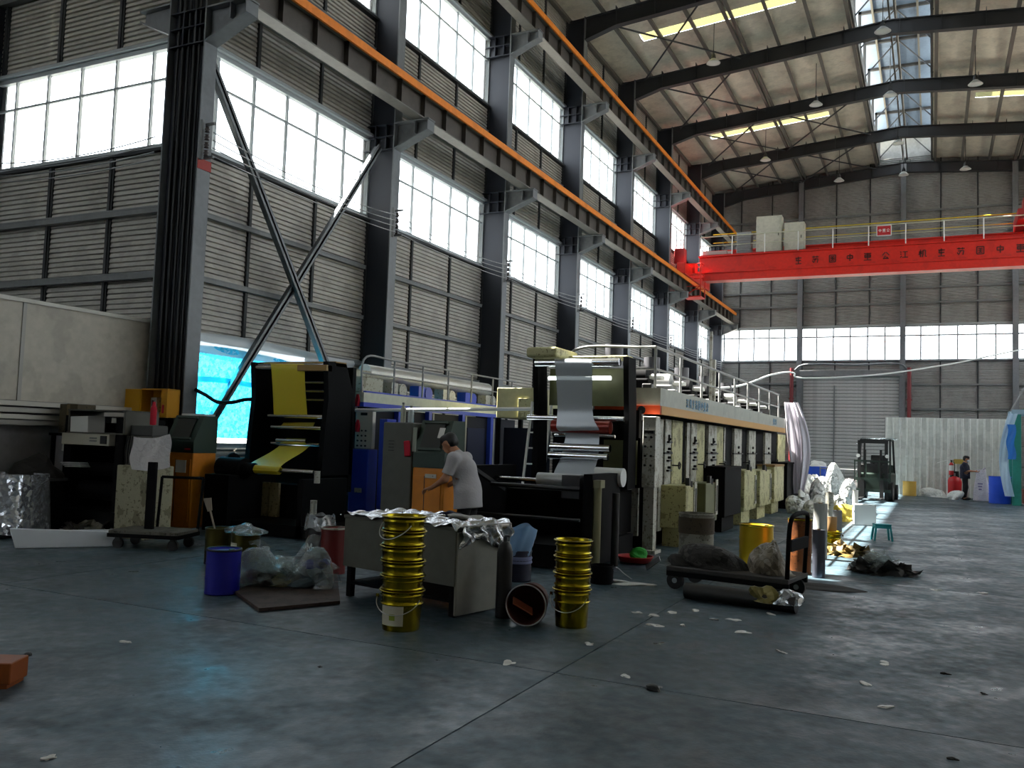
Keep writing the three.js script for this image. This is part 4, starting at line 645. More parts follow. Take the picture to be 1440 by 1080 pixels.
{ // yellow switch box with its door open
  const z = -10.9, a = onZ(172, 548, z), b = onZ(212, 586, z), c = onZ(251, 548, z), g = thing('switch_box', 'yellow electrical box with its door swung open', 'box', b.x, b.y, z), W = worldPart(g);
  W('door', rbox(b.x - a.x, a.y - b.y, 0.03, 0.01, (a.x + b.x) / 2, (a.y + b.y) / 2, z + 0.24), mat(0xd6a012, 0.5));
  const w = c.x - b.x, h = a.y - b.y; W('housing', [box(w, 0.02, 0.26, b.x + w / 2, a.y, z + 0.1), box(w, 0.02, 0.26, b.x + w / 2, b.y, z + 0.1), box(0.02, h, 0.26, b.x, (a.y + b.y) / 2, z + 0.1), box(0.14, h, 0.26, c.x - 0.07, (a.y + b.y) / 2, z + 0.1), box(w, h, 0.02, b.x + w / 2, (a.y + b.y) / 2, z - 0.03)], mat(0xc98d10, 0.5));
  W('breaker', rbox(0.14, 0.26, 0.1, 0.01, b.x + 0.17, (a.y + b.y) / 2 - 0.03, z + 0.06), PALE); W('breaker_lever', box(0.03, 0.1, 0.04, b.x + 0.17, (a.y + b.y) / 2, z + 0.12), BLACK); W('latch', box(0.03, 0.05, 0.02, a.x + 0.04, (a.y + b.y) / 2, z + 0.265), BLACK);
  W('red_tag', rbox(0.04, 0.14, 0.01, 0.003, c.x - 0.08, b.y + 0.13, z + 0.24), GLOVE); W('wall_post', box(0.08, b.y, 0.08, b.x + w / 2, -0, z + 0.0).translate(0, b.y / 2, 0), OIL);
}
{ // dark slitting machine in front of the partition
  const z = -8.95, X = (u) => onZ(u, 650, z).x, Y = (v, u = 130) => onZ(u, v, z).y, g = thing('slitting_machine', 'dark slitting machine with grey control strip and open top tray beside the partition', 'machine', X(130), 0, z - 0.4), W = worldPart(g);
  W('frame', [span(X(82), X(166), 0.02, 0.35, z, z - 0.8), span(X(80), X(90), 0.02, 1.75, z - 0.1, z - 0.8), span(X(156), X(168), 0.02, 1.72, z - 0.05, z - 0.8), span(X(82), X(166), 0.3, 1.65, z - 0.7, z - 0.8)], OIL);
  const cs = W('control_strip', rbox(X(152) - X(85), 0.17, 0.12, 0.01, (X(85) + X(152)) / 2, Y(618), z - 0.05), mat(0xb5b1a0, 0.5)); W('display', box(0.12, 0.12, 0.02, X(145), Y(618), z + 0.02), BLACK, cs); W('key_pad', [0, 1, 2, 3].flatMap((i) => [0, 1].map((j) => box(0.025, 0.02, 0.012, X(126) + i * 0.04, Y(617) + j * 0.04 - 0.03, z + 0.015))), GREY, cs);
  const tr = W('top_tray', [span(X(92), X(172), Y(608) - 0.02, Y(608), z + 0.02, z - 0.6), span(X(170), X(173), Y(608), Y(577), z, z - 0.6), span(X(92), X(94), Y(608), Y(577), z, z - 0.6), span(X(92), X(173), Y(576) - 0.02, Y(576), z + 0.02, z - 0.6)], mat(0x4a4940, 0.6)); W('paper_stack', rbox(X(120) - X(95), 0.26, 0.3, 0.01, (X(95) + X(120)) / 2, Y(598), z - 0.15, 0, 0, 0.04), PAPER, tr);
  W('reel', [rollX(X(92), X(158), 0.95, z - 0.3, 0.1), rollX(X(92), X(158), 0.62, z - 0.35, 0.14)], OIL); W('film_edge', [0, 1, 2, 3].map((i) => box(0.36, 0.008, 0.16, X(105), 0.98 + i * 0.02, z - 0.05 + i * 0.02, 0, 0.05 * i, 0.02)), WHITE);
  W('cable_trunk', [cyl(0.06, 0.06, 1.1, X(75), 1.1, z - 0.3, 12)], GREEN); W('pale_pipe', rod(V(X(72), 1.2, z - 0.2), V(X(75), 1.62, z - 0.2), 0.03), PALE);
  const b = thing('cardboard_box', 'brown cardboard box on top of the slitting machine', 'box', X(76), Y(610), z - 0.35, 0.1); part('carton', rbox(0.36, 0.44, 0.36, 0.01, 0, 0.22, 0), mat(0x4e4530, 0.8, 0, { map: TX.stain }), b); part('tape', box(0.06, 0.445, 0.365, 0, 0.222, 0), mat(0x6a5a38, 0.5), b);
  single('side_shelf', 'dark steel shelf carrying the cardboard box', 'shelf', [box(0.5, 0.04, 0.5, 0, -0.03, 0), box(0.05, 1.2, 0.05, -0.2, -0.62, -0.2), box(0.05, 1.2, 0.05, -0.2, -0.62, 0.2), box(0.05, 1.2, 0.05, 0.2, -0.62, -0.2)], OIL, X(73), Y(610), z - 0.35);
  // pale cabinet with wiring, next to the console
  const c = thing('wiring_cabinet', 'pale dirty cabinet with exposed wiring above and a cloth over its corner', 'cabinet', X(187), 0, z - 0.2), C = worldPart(c), cy = Y(655, 187);
  C('body', rbox(X(207) - X(165), cy, 0.5, 0.015, (X(165) + X(207)) / 2, cy / 2, z - 0.25), mat(0xa09c82, 0.6, 0, { map: TX.stain })); C('wiring_bay', [span(X(168), X(205), cy, Y(613, 187), z - 0.1, z - 0.4)], mat(0x55534c, 0.6));
  C('wires', [0, 1, 2, 3, 4].map((i) => tube([V(X(170) + i * 0.05, cy + 0.02, z - 0.08), V(X(171) + i * 0.05, cy + 0.2, z - 0.05), V(X(172) + i * 0.045, cy + 0.42, z - 0.08)], 0.01, 10, 6)), BLACK);
  C('upper_box', rbox(X(203) - X(172), 0.16, 0.3, 0.02, (X(172) + X(203)) / 2, Y(613, 187) + 0.08, z - 0.25), mat(0x3a3b38, 0.6));
  single('red_bottle', 'slim red bottle standing among the wiring beside the console', 'bottle', lathe([[0.001, 0], [0.045, 0.005], [0.045, 0.24], [0.02, 0.3], [0.02, 0.34], [0.001, 0.34]], 14), GLOVE, X(196), Y(613, 187) + 0.165, z - 0.2);
  single('white_cloth', 'wrinkled white cloth hung over the cabinet corner', 'cloth', sheet((s, t) => { const a = onZ(188 + 52 * s, 614 + 46 * t + 4 * Math.sin(s * 3) - s * 4, z + 0.12); return a.add(V(0.02 * Math.sin(t * 7), 0, 0.03 * Math.sin(s * 9 + t * 3) + 0.04 * t)); }, 20, 16), mat(0xc6c2c2, 0.9, 0, { bumpMap: TX.crinkle, bumpScale: 0.02 }));
}
{ // things on the floor at the left
  const s0 = onFloor(14, 752), f = thing('film_wrapped_crate', 'crate wrapped in shiny silver film beside the slitting machine', 'crate', s0.x + 0.05, 0, s0.z + 0.1, 0.3);
  part('crate', rbox(0.75, 0.72, 0.6, 0.02, 0, 0.37, 0), DKSTEEL, f); part('film', sheet((s, t) => { const a = s * 2 * PI, k = 0.5 * (1 + 0.05 * Math.sin(a * 7 + t * 4)), c = Math.cos(a), n = Math.sin(a), q = 1 / Math.max(Math.abs(c), Math.abs(n)) ** 0.8; return V(c * q * (0.41 + 0.03 * k + 0.05 * t), 0.82 * (1 - t) + 0.06, n * q * (0.34 + 0.03 * k + 0.05 * t)); }, 60, 10), mat(0xc8ccd2, 0.22, 0.75, { bumpMap: TX.crinkle, bumpScale: 0.03 }), f); part('film_top', heap(0.42, 0.1, 0.36, 9, 0.25).translate(0, 0.78, 0), mat(0xc8ccd2, 0.22, 0.75), f);
  const c0 = onFloor(38, 716); single('clothes_pile', 'heap of dark clothes on the crates beside the slitting machine', 'clothes', heap(0.3, 0.26, 0.26, 21, 0.5), mat(0x23211f, 0.9), onZ(52, 672, -8.7).x, 0.8, -8.7);
  const st = thing('shelf_crate', 'black crate under the clothes pile', 'crate', onZ(52, 690, -8.7).x, 0, -8.7); part('body', rbox(0.6, 0.78, 0.5, 0.02, 0, 0.4, 0), OIL, st); part('rim', [box(0.63, 0.04, 0.53, 0, 0.78, 0)], DKSTEEL, st);
  const a = onFloor(22, 771), b = onFloor(162, 768), d = V().subVectors(b, a), L = d.length();
  single('foam_tray', 'long white foam tray lying on the floor in front of the slitting machine', 'tray', [poly([[-L / 2, 0], [L / 2, 0], [L / 2, 0.18], [-L / 2 - 0.07, 0.24]], 0.05, 0.008), box(L, 0.04, 0.3, 0, 0.02, -0.15), box(L, 0.16, 0.04, 0, 0.1, -0.32)], mat(0xc9cdd2, 0.7), (a.x + b.x) / 2, 0.01, (a.z + b.z) / 2, Math.atan2(-d.z, d.x));
  const j = onFloor(132, 752); single('scrap_film_heap', 'crumpled silver film scraps heaped before the dark machine', 'scrap', litter(0.5, 0.3, 0.25, 60, 31, 0.16), mat(0x6c6a64, 0.3, 0.6), j.x, 0, j.z);
  // platform cart with a U handle
  const p = onFloor(216, 770), g = thing('platform_cart', 'low platform cart with a U-shaped handle beside the orange console', 'cart', p.x, 0, p.z, 0.35);
  part('deck', rbox(0.95, 0.05, 0.62, 0.01, 0, 0.22, 0), mat(0x57554c, 0.7, 0, { map: TX.stain }), g); part('deck_frame', [box(0.97, 0.05, 0.04, 0, 0.18, 0.3), box(0.97, 0.05, 0.04, 0, 0.18, -0.3), box(0.04, 0.05, 0.62, 0.47, 0.18, 0), box(0.04, 0.05, 0.62, -0.47, 0.18, 0)], OIL, g);
  part('handle', [rod(V(-0.12, 0.2, -0.29), V(-0.1, 0.93, -0.31), 0.02), rod(V(0.46, 0.2, -0.29), V(0.5, 0.93, -0.31), 0.02), rod(V(-0.1, 0.93, -0.31), V(0.5, 0.93, -0.31), 0.02)], OIL, g); part('post', rbox(0.12, 0.9, 0.06, 0.01, -0.08, 0.69, 0.0), OIL, g);
  for (const x of [-0.38, 0.38]) for (const z of [-0.22, 0.22]) { const w = part('caster', [box(0.07, 0.08, 0.05, x, 0.14, z)], DKSTEEL, g); part('wheel', cyl(0.07, 0.07, 0.04, x, 0.07, z, 16, 'z'), BLACK, w); }
  const o = onFloor(-14, 962); single('orange_block', 'orange steel block at the edge of the floor', 'block', [rbox(0.34, 0.13, 0.22, 0.01, 0, 0.09, 0), box(0.3, 0.03, 0.2, 0, 0.015, 0)], mat(0x92480c, 0.5, 0, { map: TX.grime }), o.x, 0, o.z, 0.5);
}
// ================================================================ TINS, DRUMS AND ROLLS
const GOLD = mat(0x94841c, 0.26, 1), LABEL = mat(0xb7b3a0, 0.7);
const pailGeo = (r = 0.16, h = 0.33) => lathe([[0.001, 0.012], [r * 0.86, 0.012], [r * 0.86, 0], [r * 0.88, 0.02], [r * 0.91, h * 0.4], [r * 0.93, h * 0.62], [r * 1.01, h * 0.65], [r * 1.01, h * 0.675], [r * 0.93, h * 0.7], [r * 0.95, h * 0.84], [r * 1.03, h * 0.865], [r * 0.95, h * 0.89], [r * 0.97, h * 0.95], [r * 1.08, h * 0.965], [r * 1.09, h * 0.985], [r * 1.06, h], [r * 0.96, h], [r * 0.94, h * 0.9], [r * 0.86, 0.02], [0.001, 0.02]], 30);
const PAIL = pailGeo(), HANDLE = tube(Array.from({ length: 13 }, (_, i) => { const a = PI * i / 12; return V(0.172 * Math.cos(a), 0.27 - 0.13 * Math.sin(a), 0.06 + 0.11 * Math.sin(a)); }), 0.004, 24, 6);
function pail(label, x, y, z, ry, group, m = GOLD, handle = true) { const g = thing('paint_pail', label, 'pail', x, y, z, ry, group); part('body', PAIL, m, g); if (handle) { const h = part('handle', HANDLE, STEEL, g); part('ear', [box(0.02, 0.03, 0.02, 0.172, 0.27, 0.06), box(0.02, 0.03, 0.02, -0.172, 0.27, 0.06)], m, h); } return g; }
{
  const a = onFloor(563, 884), b = onFloor(803, 880), step = 0.122;
  for (let i = 0; i < 6; i++) { const g = pail(i === 0 ? 'labelled gold paint pail at the bottom of the tall nested stack' : i === 5 ? 'gold paint pail on top of the tall nested stack before the table' : 'gold paint pail nested in the tall stack before the table', a.x + R(-0.008, 0.008), i * step, a.z + R(-0.008, 0.008), R(-0.4, 0.4), i > 0 && i < 5 ? 'pails nested in the tall stack' : undefined, GOLD, i === 0 || i === 5); g.scale.set(1.12, 1, 1.12);
    if (i === 0) part('paper_label', (() => { const s = fin(new THREE.CylinderGeometry(0.1555, 0.15, 0.16, 16, 1, true, -0.75, 1.25)); return s.translate(0, 0.13, 0); })(), LABEL, g), part('label_print', (() => { const s = fin(new THREE.CylinderGeometry(0.157, 0.155, 0.05, 8, 1, true, -0.2, 0.3)); return s.translate(0, 0.12, 0); })(), mat(0x7a8a1c, 0.7), g); }
  for (let i = 0; i < 4; i++) pail(i === 0 ? 'gold paint pail at the bottom of the short nested stack' : i === 3 ? 'gold paint pail on top of the short nested stack' : 'gold paint pail nested in the short stack beside the rusty pail', b.x, [0, 0.14, 0.28, 0.42][i], b.z, R(-0.3, 0.3), i > 0 && i < 3 ? 'pails nested in the short stack' : undefined, GOLD, i === 0);
}
function drum(name, label, cat, r, h, m, x, z, o = {}) {
  const g = thing(name, label, cat, x, o.y ?? 0, z, o.ry ?? 0, o.group), b = o.band ?? 0.33;
  part('body', lathe([[0.001, 0], [r, 0], [r * 1.02, 0.012], [r, 0.025], [r, h * b], [r * 1.035, h * (b + 0.02)], [r, h * (b + 0.04)], [r, h * (1 - b)], [r * 1.035, h * (1.02 - b)], [r, h * (1.04 - b)], [r, h - 0.025], [r * 1.025, h - 0.012], [r, h], ...(o.open ? [[r * 0.95, h], [r * 0.95, h * 0.3], [0.001, h * 0.3]] : [[r * 0.94, h], [r * 0.93, h - 0.015], [0.001, h - 0.015]])], 30), m, g);
  part('rim', lathe([[r * 0.97, h - 0.012], [r * 1.04, h - 0.012], [r * 1.04, h + 0.008], [r * 0.97, h + 0.008]], 30), o.rim ?? m, g);
  if (!o.open) part('bung', cyl(0.03, 0.03, 0.03, r * 0.6, h - 0.005, 0, 10), DKSTEEL, g);
  return g;
}
const BLUEP = mat(0x14148a, 0.4), DRUMBLUE = mat(0x1348b8, 0.4), BROWN = mat(0x6b3a12, 0.45, 0.3, { map: TX.stain }), RUSTR = mat(0x4a1f16, 0.7, 0.1, { map: TX.stain }), DKTIN = mat(0x4b4418, 0.35, 0.7), CLEAR = mat(0xdfe6e6, 0.2, 0, { transmission: 0.85, thickness: 0, bumpMap: TX.crinkle, bumpScale: 0.02 }), SILV = mat(0xb4b8bc, 0.25, 0.7, { bumpMap: TX.crinkle, bumpScale: 0.03 });
{
  let p = onFloor(312, 834); drum('blue_pail', 'deep blue lidded pail at the edge of the brown board', 'pail', 0.165, 0.43, BLUEP, p.x, p.z, { rim: BLACK });
  p = onFloor(306, 792); const t1 = drum('ink_tin', 'dark gold ink tin with a stirring paddle standing in it', 'tin', 0.16, 0.42, DKTIN, p.x, p.z, { open: true });
  single('stirring_paddle', 'pale wooden paddle leaning in a dark gold ink tin', 'paddle', [bar(V(0.02, 0.16, 0), V(-0.14, 0.66, 0.02), 0.03, 0.012), poly([[-0.03, 0], [0.03, 0], [0.055, 0.15], [-0.05, 0.17]], 0.012).rotateZ(0.32).translate(-0.13, 0.62, 0.015)], mat(0x8a7f70, 0.8), p.x, 0, p.z, 0.2);
  p = onFloor(344, 797); const t2 = drum('ink_tin', 'gold ink tin with a paper label and film over its mouth', 'tin', 0.165, 0.4, DKTIN, p.x, p.z, { open: true }); part('paper_label', fin(new THREE.CylinderGeometry(0.169, 0.169, 0.18, 14, 1, true, -1.0, 1.1)).translate(0, 0.2, 0), LABEL, t2); part('film_cover', heap(0.19, 0.1, 0.19, 44, 0.5).translate(0.05, 0.4, 0), CLEAR, t2);
  p = onFloor(440, 797); const bk = drum('waste_bin', 'black bin with shiny film over its rim behind the bags', 'bin', 0.16, 0.58, mat(0x1c1a1c, 0.5), p.x, p.z - 0.1, { open: true }); part('film_cover', sheet((s, t) => { const a = s * 2 * PI; return V(Math.cos(a) * (0.168 + 0.02 * t + 0.01 * Math.sin(a * 9)), 0.61 - 0.16 * t + 0.02 * Math.sin(a * 5), Math.sin(a) * (0.168 + 0.02 * t + 0.01 * Math.sin(a * 8))); }, 48, 5), SILV, bk);
  part('lettering', [box(0.012, 0.09, 0.004, -0.05, 0.24, 0.162), box(0.012, 0.09, 0.004, 0.01, 0.24, 0.162), bar(V(-0.05, 0.28, 0.162), V(-0.02, 0.22, 0.164), 0.012, 0.004, V(0, 0, 1)), bar(V(0.01, 0.28, 0.162), V(-0.02, 0.22, 0.164), 0.012, 0.004, V(0, 0, 1))], WHITE, bk);
  p = onFloor(467, 806); drum('red_tin', 'dark red tin with a pale rim against the grey table', 'tin', 0.145, 0.52, mat(0x5e1212, 0.45), p.x, p.z, { rim: PALE });
  // brown board on the floor and the plastic bags of waste on it
  const bp = [[330, 836], [364, 861], [478, 850], [474, 812], [400, 805]].map(([u, v]) => onFloor(u, v)), c = bp.reduce((q, e) => q.add(e), V()).multiplyScalar(0.2), bo = thing('brown_board', 'dark brown board lying under the waste bags', 'board', c.x, 0, c.z);
  const bg = poly(bp.map((e) => [e.x - c.x, -(e.z - c.z)]), 0.03); bg.rotateX(-PI / 2); part('plate', bg.translate(0, 0.005, 0), mat(0x40302a, 0.75, 0, { map: TX.stain }), bo);
  const bag = (label, u, v, rx, ry, rz, seed, cols) => { const q = onFloor(u, v), g = thing('waste_bag', label, 'bag', q.x, 0.035, q.z); cols.forEach(([c2, x, y, z, k], i) => part('contents', heap(k, k * 0.8, k, seed + i, 0.4).translate(x, y, z), mat(c2, 0.8), g)); part('film', heap(rx, ry, rz, seed + 9, 0.45, 24), CLEAR, g); part('film_folds', litter(rx * 0.8, rz * 0.8, ry * 1.3, 12, seed + 5, 0.18).translate(0, 0.02, 0), CLEAR, g).userData.kind = 'stuff'; part('tied_neck', heap(0.06, 0.1, 0.06, seed + 3, 0.6).translate(rx * 0.3, ry * 0.85, 0), CLEAR, g); return g; };
  bag('clear plastic bag of brown scraps beside the blue pail', 362, 826, 0.25, 0.34, 0.2, 61, [[0x3a1d16, -0.05, 0.02, 0, 0.16], [0x201a18, 0.1, 0.02, 0.02, 0.12]]);
  bag('bulging clear plastic bag with blue film inside', 437, 828, 0.27, 0.32, 0.22, 72, [[0x3f4d52, 0.02, 0.02, 0.05, 0.18], [0x16266e, 0, 0.18, -0.05, 0.13], [0x6a5a3a, -0.16, 0.02, 0, 0.12]]);
  bag('flattened clear plastic bag of yellowish scraps between two bags', 396, 828, 0.22, 0.18, 0.17, 83, [[0x6b6226, 0, 0.01, 0, 0.14]]);
  // grey table covered with foil
  const A = onFloor(478, 838), B = onFloor(638, 871), D = V().subVectors(B, A); D.y = 0; const L = D.length(), ry = Math.atan2(-D.z, D.x), dep = 0.8, tb = thing('work_table', 'grey sheet metal table covered with crumpled silver foil', 'table', (A.x + B.x) / 2 - Math.sin(ry) * dep / 2, 0, (A.z + B.z) / 2 - Math.cos(ry) * dep / 2, ry);
  const TM = mat(0x565850, 0.5, 0.1, { map: TX.grime }), TL = mat(0x7c7d75, 0.55, 0.1, { map: TX.grime });  // same sheet metal twice: dim front and paler right side carry painted shading
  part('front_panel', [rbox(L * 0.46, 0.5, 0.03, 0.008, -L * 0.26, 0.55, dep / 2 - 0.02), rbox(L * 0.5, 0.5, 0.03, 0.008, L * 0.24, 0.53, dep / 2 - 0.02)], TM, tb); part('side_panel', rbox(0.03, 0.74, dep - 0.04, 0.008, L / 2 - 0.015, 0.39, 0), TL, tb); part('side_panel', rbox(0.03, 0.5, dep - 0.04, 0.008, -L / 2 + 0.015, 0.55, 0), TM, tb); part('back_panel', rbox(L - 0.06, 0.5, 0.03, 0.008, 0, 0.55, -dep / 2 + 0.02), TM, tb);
  for (const x of [-L / 2 + 0.06, L / 2 - 0.08]) for (const z of [-dep / 2 + 0.08, dep / 2 - 0.08]) part('leg', box(0.06, 0.76, 0.06, x, 0.38, z), OIL, tb); part('under_shelf', box(L - 0.1, 0.03, dep - 0.1, 0, 0.14, 0), OIL, tb); part('tabletop', rbox(L, 0.04, dep, 0.01, 0, 0.79, 0), TM, tb);
  const n2 = (a, b) => 0.012 * Math.sin(a * 31 + b * 7) + 0.012 * Math.sin(b * 27 - a * 11) + 0.008 * Math.sin(a * 63 + b * 41);
  part('foil_cover', sheet((s, t) => { const x = -L / 2 - 0.01 + (L + 0.02) * s, z = -dep / 2 + (dep + 0.04) * t; const drop = s > 0.97 ? -0.14 * (0.6 + 0.4 * Math.sin(t * 12)) : s < 0.02 ? -0.04 : 0; return V(x + (s > 0.97 ? 0.02 : 0), 0.825 + n2(s * 1.1, t) + drop * 1.0, z); }, 60, 50), mat(0xb9bcbf, 0.24, 0.85), tb);
  single('foil_drape', 'crumpled silver foil hanging over the table corner', 'foil', sheet((s, t) => V(0.02 + 0.02 * Math.sin(s * 20 + t * 4), -0.02 - t * (0.17 + 0.05 * Math.sin(s * 7)), -0.36 + 0.72 * s + 0.02 * Math.sin(t * 9)), 40, 10), mat(0xb9bcbf, 0.22, 0.85, { bumpMap: TX.crinkle, bumpScale: 0.03 }), tb.position.x + Math.cos(ry) * (L / 2 + 0.01), 0.83, tb.position.z - Math.sin(ry) * (L / 2 + 0.01), ry);
  const onT = (x, z) => V(x, 0.85, z).applyAxisAngle(V(0, 1, 0), ry).add(V(tb.position.x, 0, tb.position.z));
  let q = onT(0.12, -0.2); single('navy_cloth', 'crumpled navy cloth on the foil-covered table', 'cloth', heap(0.1, 0.04, 0.08, 19, 0.4), mat(0x0d1230, 0.9), q.x, q.y - 0.01, q.z); q = onT(0.42, -0.1); single('paper_bundle', 'pale crumpled paper on the foil-covered table', 'paper', heap(0.17, 0.035, 0.12, 23, 0.5), mat(0x9a9a94, 0.85), q.x, q.y - 0.01, q.z);
  // black cylinder, fallen rusty pail, bag in a pail
  p = onFloor(707, 868); const cy = thing('gas_cylinder', 'slim black cylinder standing beside the table', 'cylinder', p.x, 0, p.z); part('body', lathe([[0.001, 0], [0.07, 0], [0.072, 0.02], [0.072, 0.58], [0.055, 0.65], [0.03, 0.68], [0.001, 0.68]], 20), BLACK, cy); part('valve', [cyl(0.02, 0.02, 0.06, 0, 0.7, 0, 10), box(0.05, 0.02, 0.02, 0.02, 0.73, 0)], DKSTEEL, cy);
  p = onFloor(742, 876); const fp = thing('rusty_pail', 'rusty red pail lying on its side with its mouth open', 'pail', p.x, 0.18, p.z - 0.02, 0.25); part('body', place(pailGeo(0.17, 0.34), 0, 0, -0.17, PI / 2, 0, 0), RUSTR, fp); part('rim', place(fin(new THREE.TorusGeometry(0.175, 0.006, 8, 40)), 0, 0, 0.17), STEEL, fp); part('bent_plate', box(0.2, 0.012, 0.12, -0.04, -0.02, 0.1, 0.3, 0.2, -0.6), mat(0x8a4a30, 0.6), fp);
  p = onFloor(728, 816); const sp = drum('scrap_pail', 'dark blue pail stuffed with a pale blue plastic bag', 'pail', 0.15, 0.34, mat(0x15172c, 0.5), p.x, p.z, { open: true }); part('bag', sheet((s, t) => { const a = s * 2 * PI, r = 0.13 + 0.06 * t + 0.02 * Math.sin(a * 5 + t * 4); return V(Math.cos(a) * r, 0.28 + 0.33 * t + 0.03 * Math.sin(a * 3) * t, Math.sin(a) * r); }, 40, 12), mat(0x8fb2d4, 0.4, 0, { transmission: 0.4, thickness: 0 }), sp); part('cord_band', lathe([[0.152, 0.2], [0.162, 0.21], [0.152, 0.24], [0.162, 0.26], [0.152, 0.28]], 24), mat(0x6a7090, 0.7), sp);
  p = onFloor(846, 820); const bo2 = drum('iron_pot', 'small dark pot on the floor by the post', 'pot', 0.13, 0.2, OIL, p.x, p.z, { open: true }); part('wire_handle', tube([V(0.12, 0.18, 0), V(0.2, 0.2, 0.05), V(0.3, 0.15, 0.1), V(0.4, 0.1, 0.12)], 0.006, 16, 6), STEEL, bo2);
}
{ // around the press and on the flat trolley
  let p = onFloor(893, 792); const rb = thing('red_basin', 'flat red basin with a green cloth by the press foot', 'basin', p.x, 0, p.z, 0.3); part('basin', lathe([[0.001, 0.02], [0.2, 0.02], [0.24, 0.09], [0.25, 0.1], [0.23, 0.1], [0.19, 0.03], [0.001, 0.03]], 26), mat(0xb01216, 0.5), rb); part('green_cloth', heap(0.12, 0.1, 0.1, 5, 0.5).translate(0.03, 0.07, -0.06), mat(0x1d8a28, 0.8), rb);
  p = onFloor(918, 802); single('silver_tray', 'bent shiny tray leaning by the red basin', 'tray', [box(0.22, 0.012, 0.14, 0, 0.08, 0, 0.3, 0, 0.7)], STEEL, p.x, 0.01, p.z, 0.4);
  p = onFloor(852, 821); for (const [u, v, w, k] of [[866, 819, 0.16, 1], [893, 823, 0.2, 2]]) { const q = onFloor(u, v); single('paper_strip', 'white crumpled paper strip on the floor by the pot', 'paper', heap(w, 0.03, 0.05, 200 + k, 0.6), PAPER, q.x, 0, q.z, 0.2 * k, 'paper strips by the pot'); }
  // flat trolley
  const A = onFloor(936, 828), B = onFloor(1108, 851), D = V().subVectors(B, A), L = D.length(), ry = Math.atan2(-D.z, D.x), dep = 0.75, g = thing('flat_trolley', 'flat trolley with an upright handle loaded with dark waste bundles', 'trolley', (A.x + B.x) / 2 - Math.sin(ry) * dep / 2, 0, (A.z + B.z) / 2 - Math.cos(ry) * dep / 2, ry);
  part('deck', rbox(L, 0.05, dep, 0.01, 0, 0.23, 0), mat(0x2a2826, 0.7), g); part('deck_frame', [box(L, 0.06, 0.04, 0, 0.18, dep / 2 - 0.03), box(L, 0.06, 0.04, 0, 0.18, -dep / 2 + 0.03)], OIL, g);
  part('handle', [tube([V(L / 2 - 0.03, 0.2, dep / 2 - 0.05), V(L / 2, 0.84, dep / 2 - 0.05), V(L / 2 + 0.01, 0.9, dep / 2 - 0.1), V(L / 2 + 0.01, 0.9, -dep / 2 + 0.1), V(L / 2, 0.84, -dep / 2 + 0.05), V(L / 2 - 0.03, 0.2, -dep / 2 + 0.05)], 0.025, 60, 8), box(0.03, 0.12, dep - 0.1, L / 2, 0.6, 0)], OIL, g);
  for (const x of [-L / 2 + 0.08, L / 2 - 0.1]) for (const z of [-dep / 2 + 0.08, dep / 2 - 0.08]) { const w = part('caster', box(0.08, 0.08, 0.06, x, 0.17, z), DKSTEEL, g); part('wheel', [cyl(0.095, 0.095, 0.05, x, 0.096, z, 18, 'z')], BLACK, w); part('hub', cyl(0.03, 0.03, 0.06, x, 0.096, z, 10, 'z'), STEEL, w); }
  const T = (x, y, z) => V(x, y, z).applyAxisAngle(V(0, 1, 0), ry).add(V(g.position.x, 0, g.position.z));
  const load = (nm, l, c, gs, m, x, y, z) => { const q = T(x, y, z); return single(nm, l, c, gs, m, q.x, q.y, q.z, ry); };
  load('cable_bundle', 'dark net bundle on the flat trolley', 'bundle', heap(0.36, 0.2, 0.26, 101, 0.5, 24), mat(0x24221f, 0.8, 0, { bumpMap: TX.crinkle, bumpScale: 0.04 }), -0.22, 0.262, 0.05); load('cable_bundle', 'dark flat bundle at the open end of the flat trolley', 'bundle', heap(0.2, 0.13, 0.25, 103, 0.4), mat(0x1a1918, 0.8), -0.62, 0.262, 0.02).scale.set(0.8, 1, 1);
  load('film_bundle', 'beige film bundle standing on the flat trolley by the handle', 'bundle', heap(0.2, 0.36, 0.24, 107, 0.5, 24), mat(0x6e6554, 0.5, 0, { bumpMap: TX.crinkle, bumpScale: 0.05 }), 0.36, 0.262, 0.0);
  { const q = onFloor(1040, 852), r = thing('film_log', 'long roll wrapped in black film lying before the flat trolley', 'roll', q.x, 0.09, q.z + 0.02, ry); part('roll', cyl(0.085, 0.085, 1.15, 0, 0, 0, 22, 'x'), BLACK, r); part('foil_end', heap(0.12, 0.12, 0.1, 111, 0.5).translate(0.25, 0.0, 0.03), mat(0x6d6436, 0.35, 0.5), r); part('film_end', heap(0.12, 0.1, 0.1, 113, 0.5).translate(0.5, 0.0, 0.02), SILV, r); }
  p = onFloor(978, 808); const gd = drum('grey_drum', 'tall grey drum with a rusty upper band behind the flat trolley', 'drum', 0.215, 0.76, mat(0x7b7b70, 0.6, 0.1, { map: TX.stain }), p.x, p.z, { open: true }); part('rust_band', fin(new THREE.CylinderGeometry(0.2235, 0.2235, 0.2, 30, 1, true)).translate(0, 0.62, 0), mat(0x3a3020, 0.8, 0, { map: TX.stain }), gd);
  p = onFloor(1063, 796); drum('gold_drum', 'bright gold metal drum in the sun behind the flat trolley', 'drum', 0.225, 0.56, mat(0xb0921a, 0.35, 0.6), p.x, p.z, { rim: GOLD });
  p = onFloor(1124, 806); const br = drum('brown_drum', 'orange brown drum beside the trolley handle', 'drum', 0.15, 0.7, BROWN, p.x, p.z, { open: true, rim: GOLD });
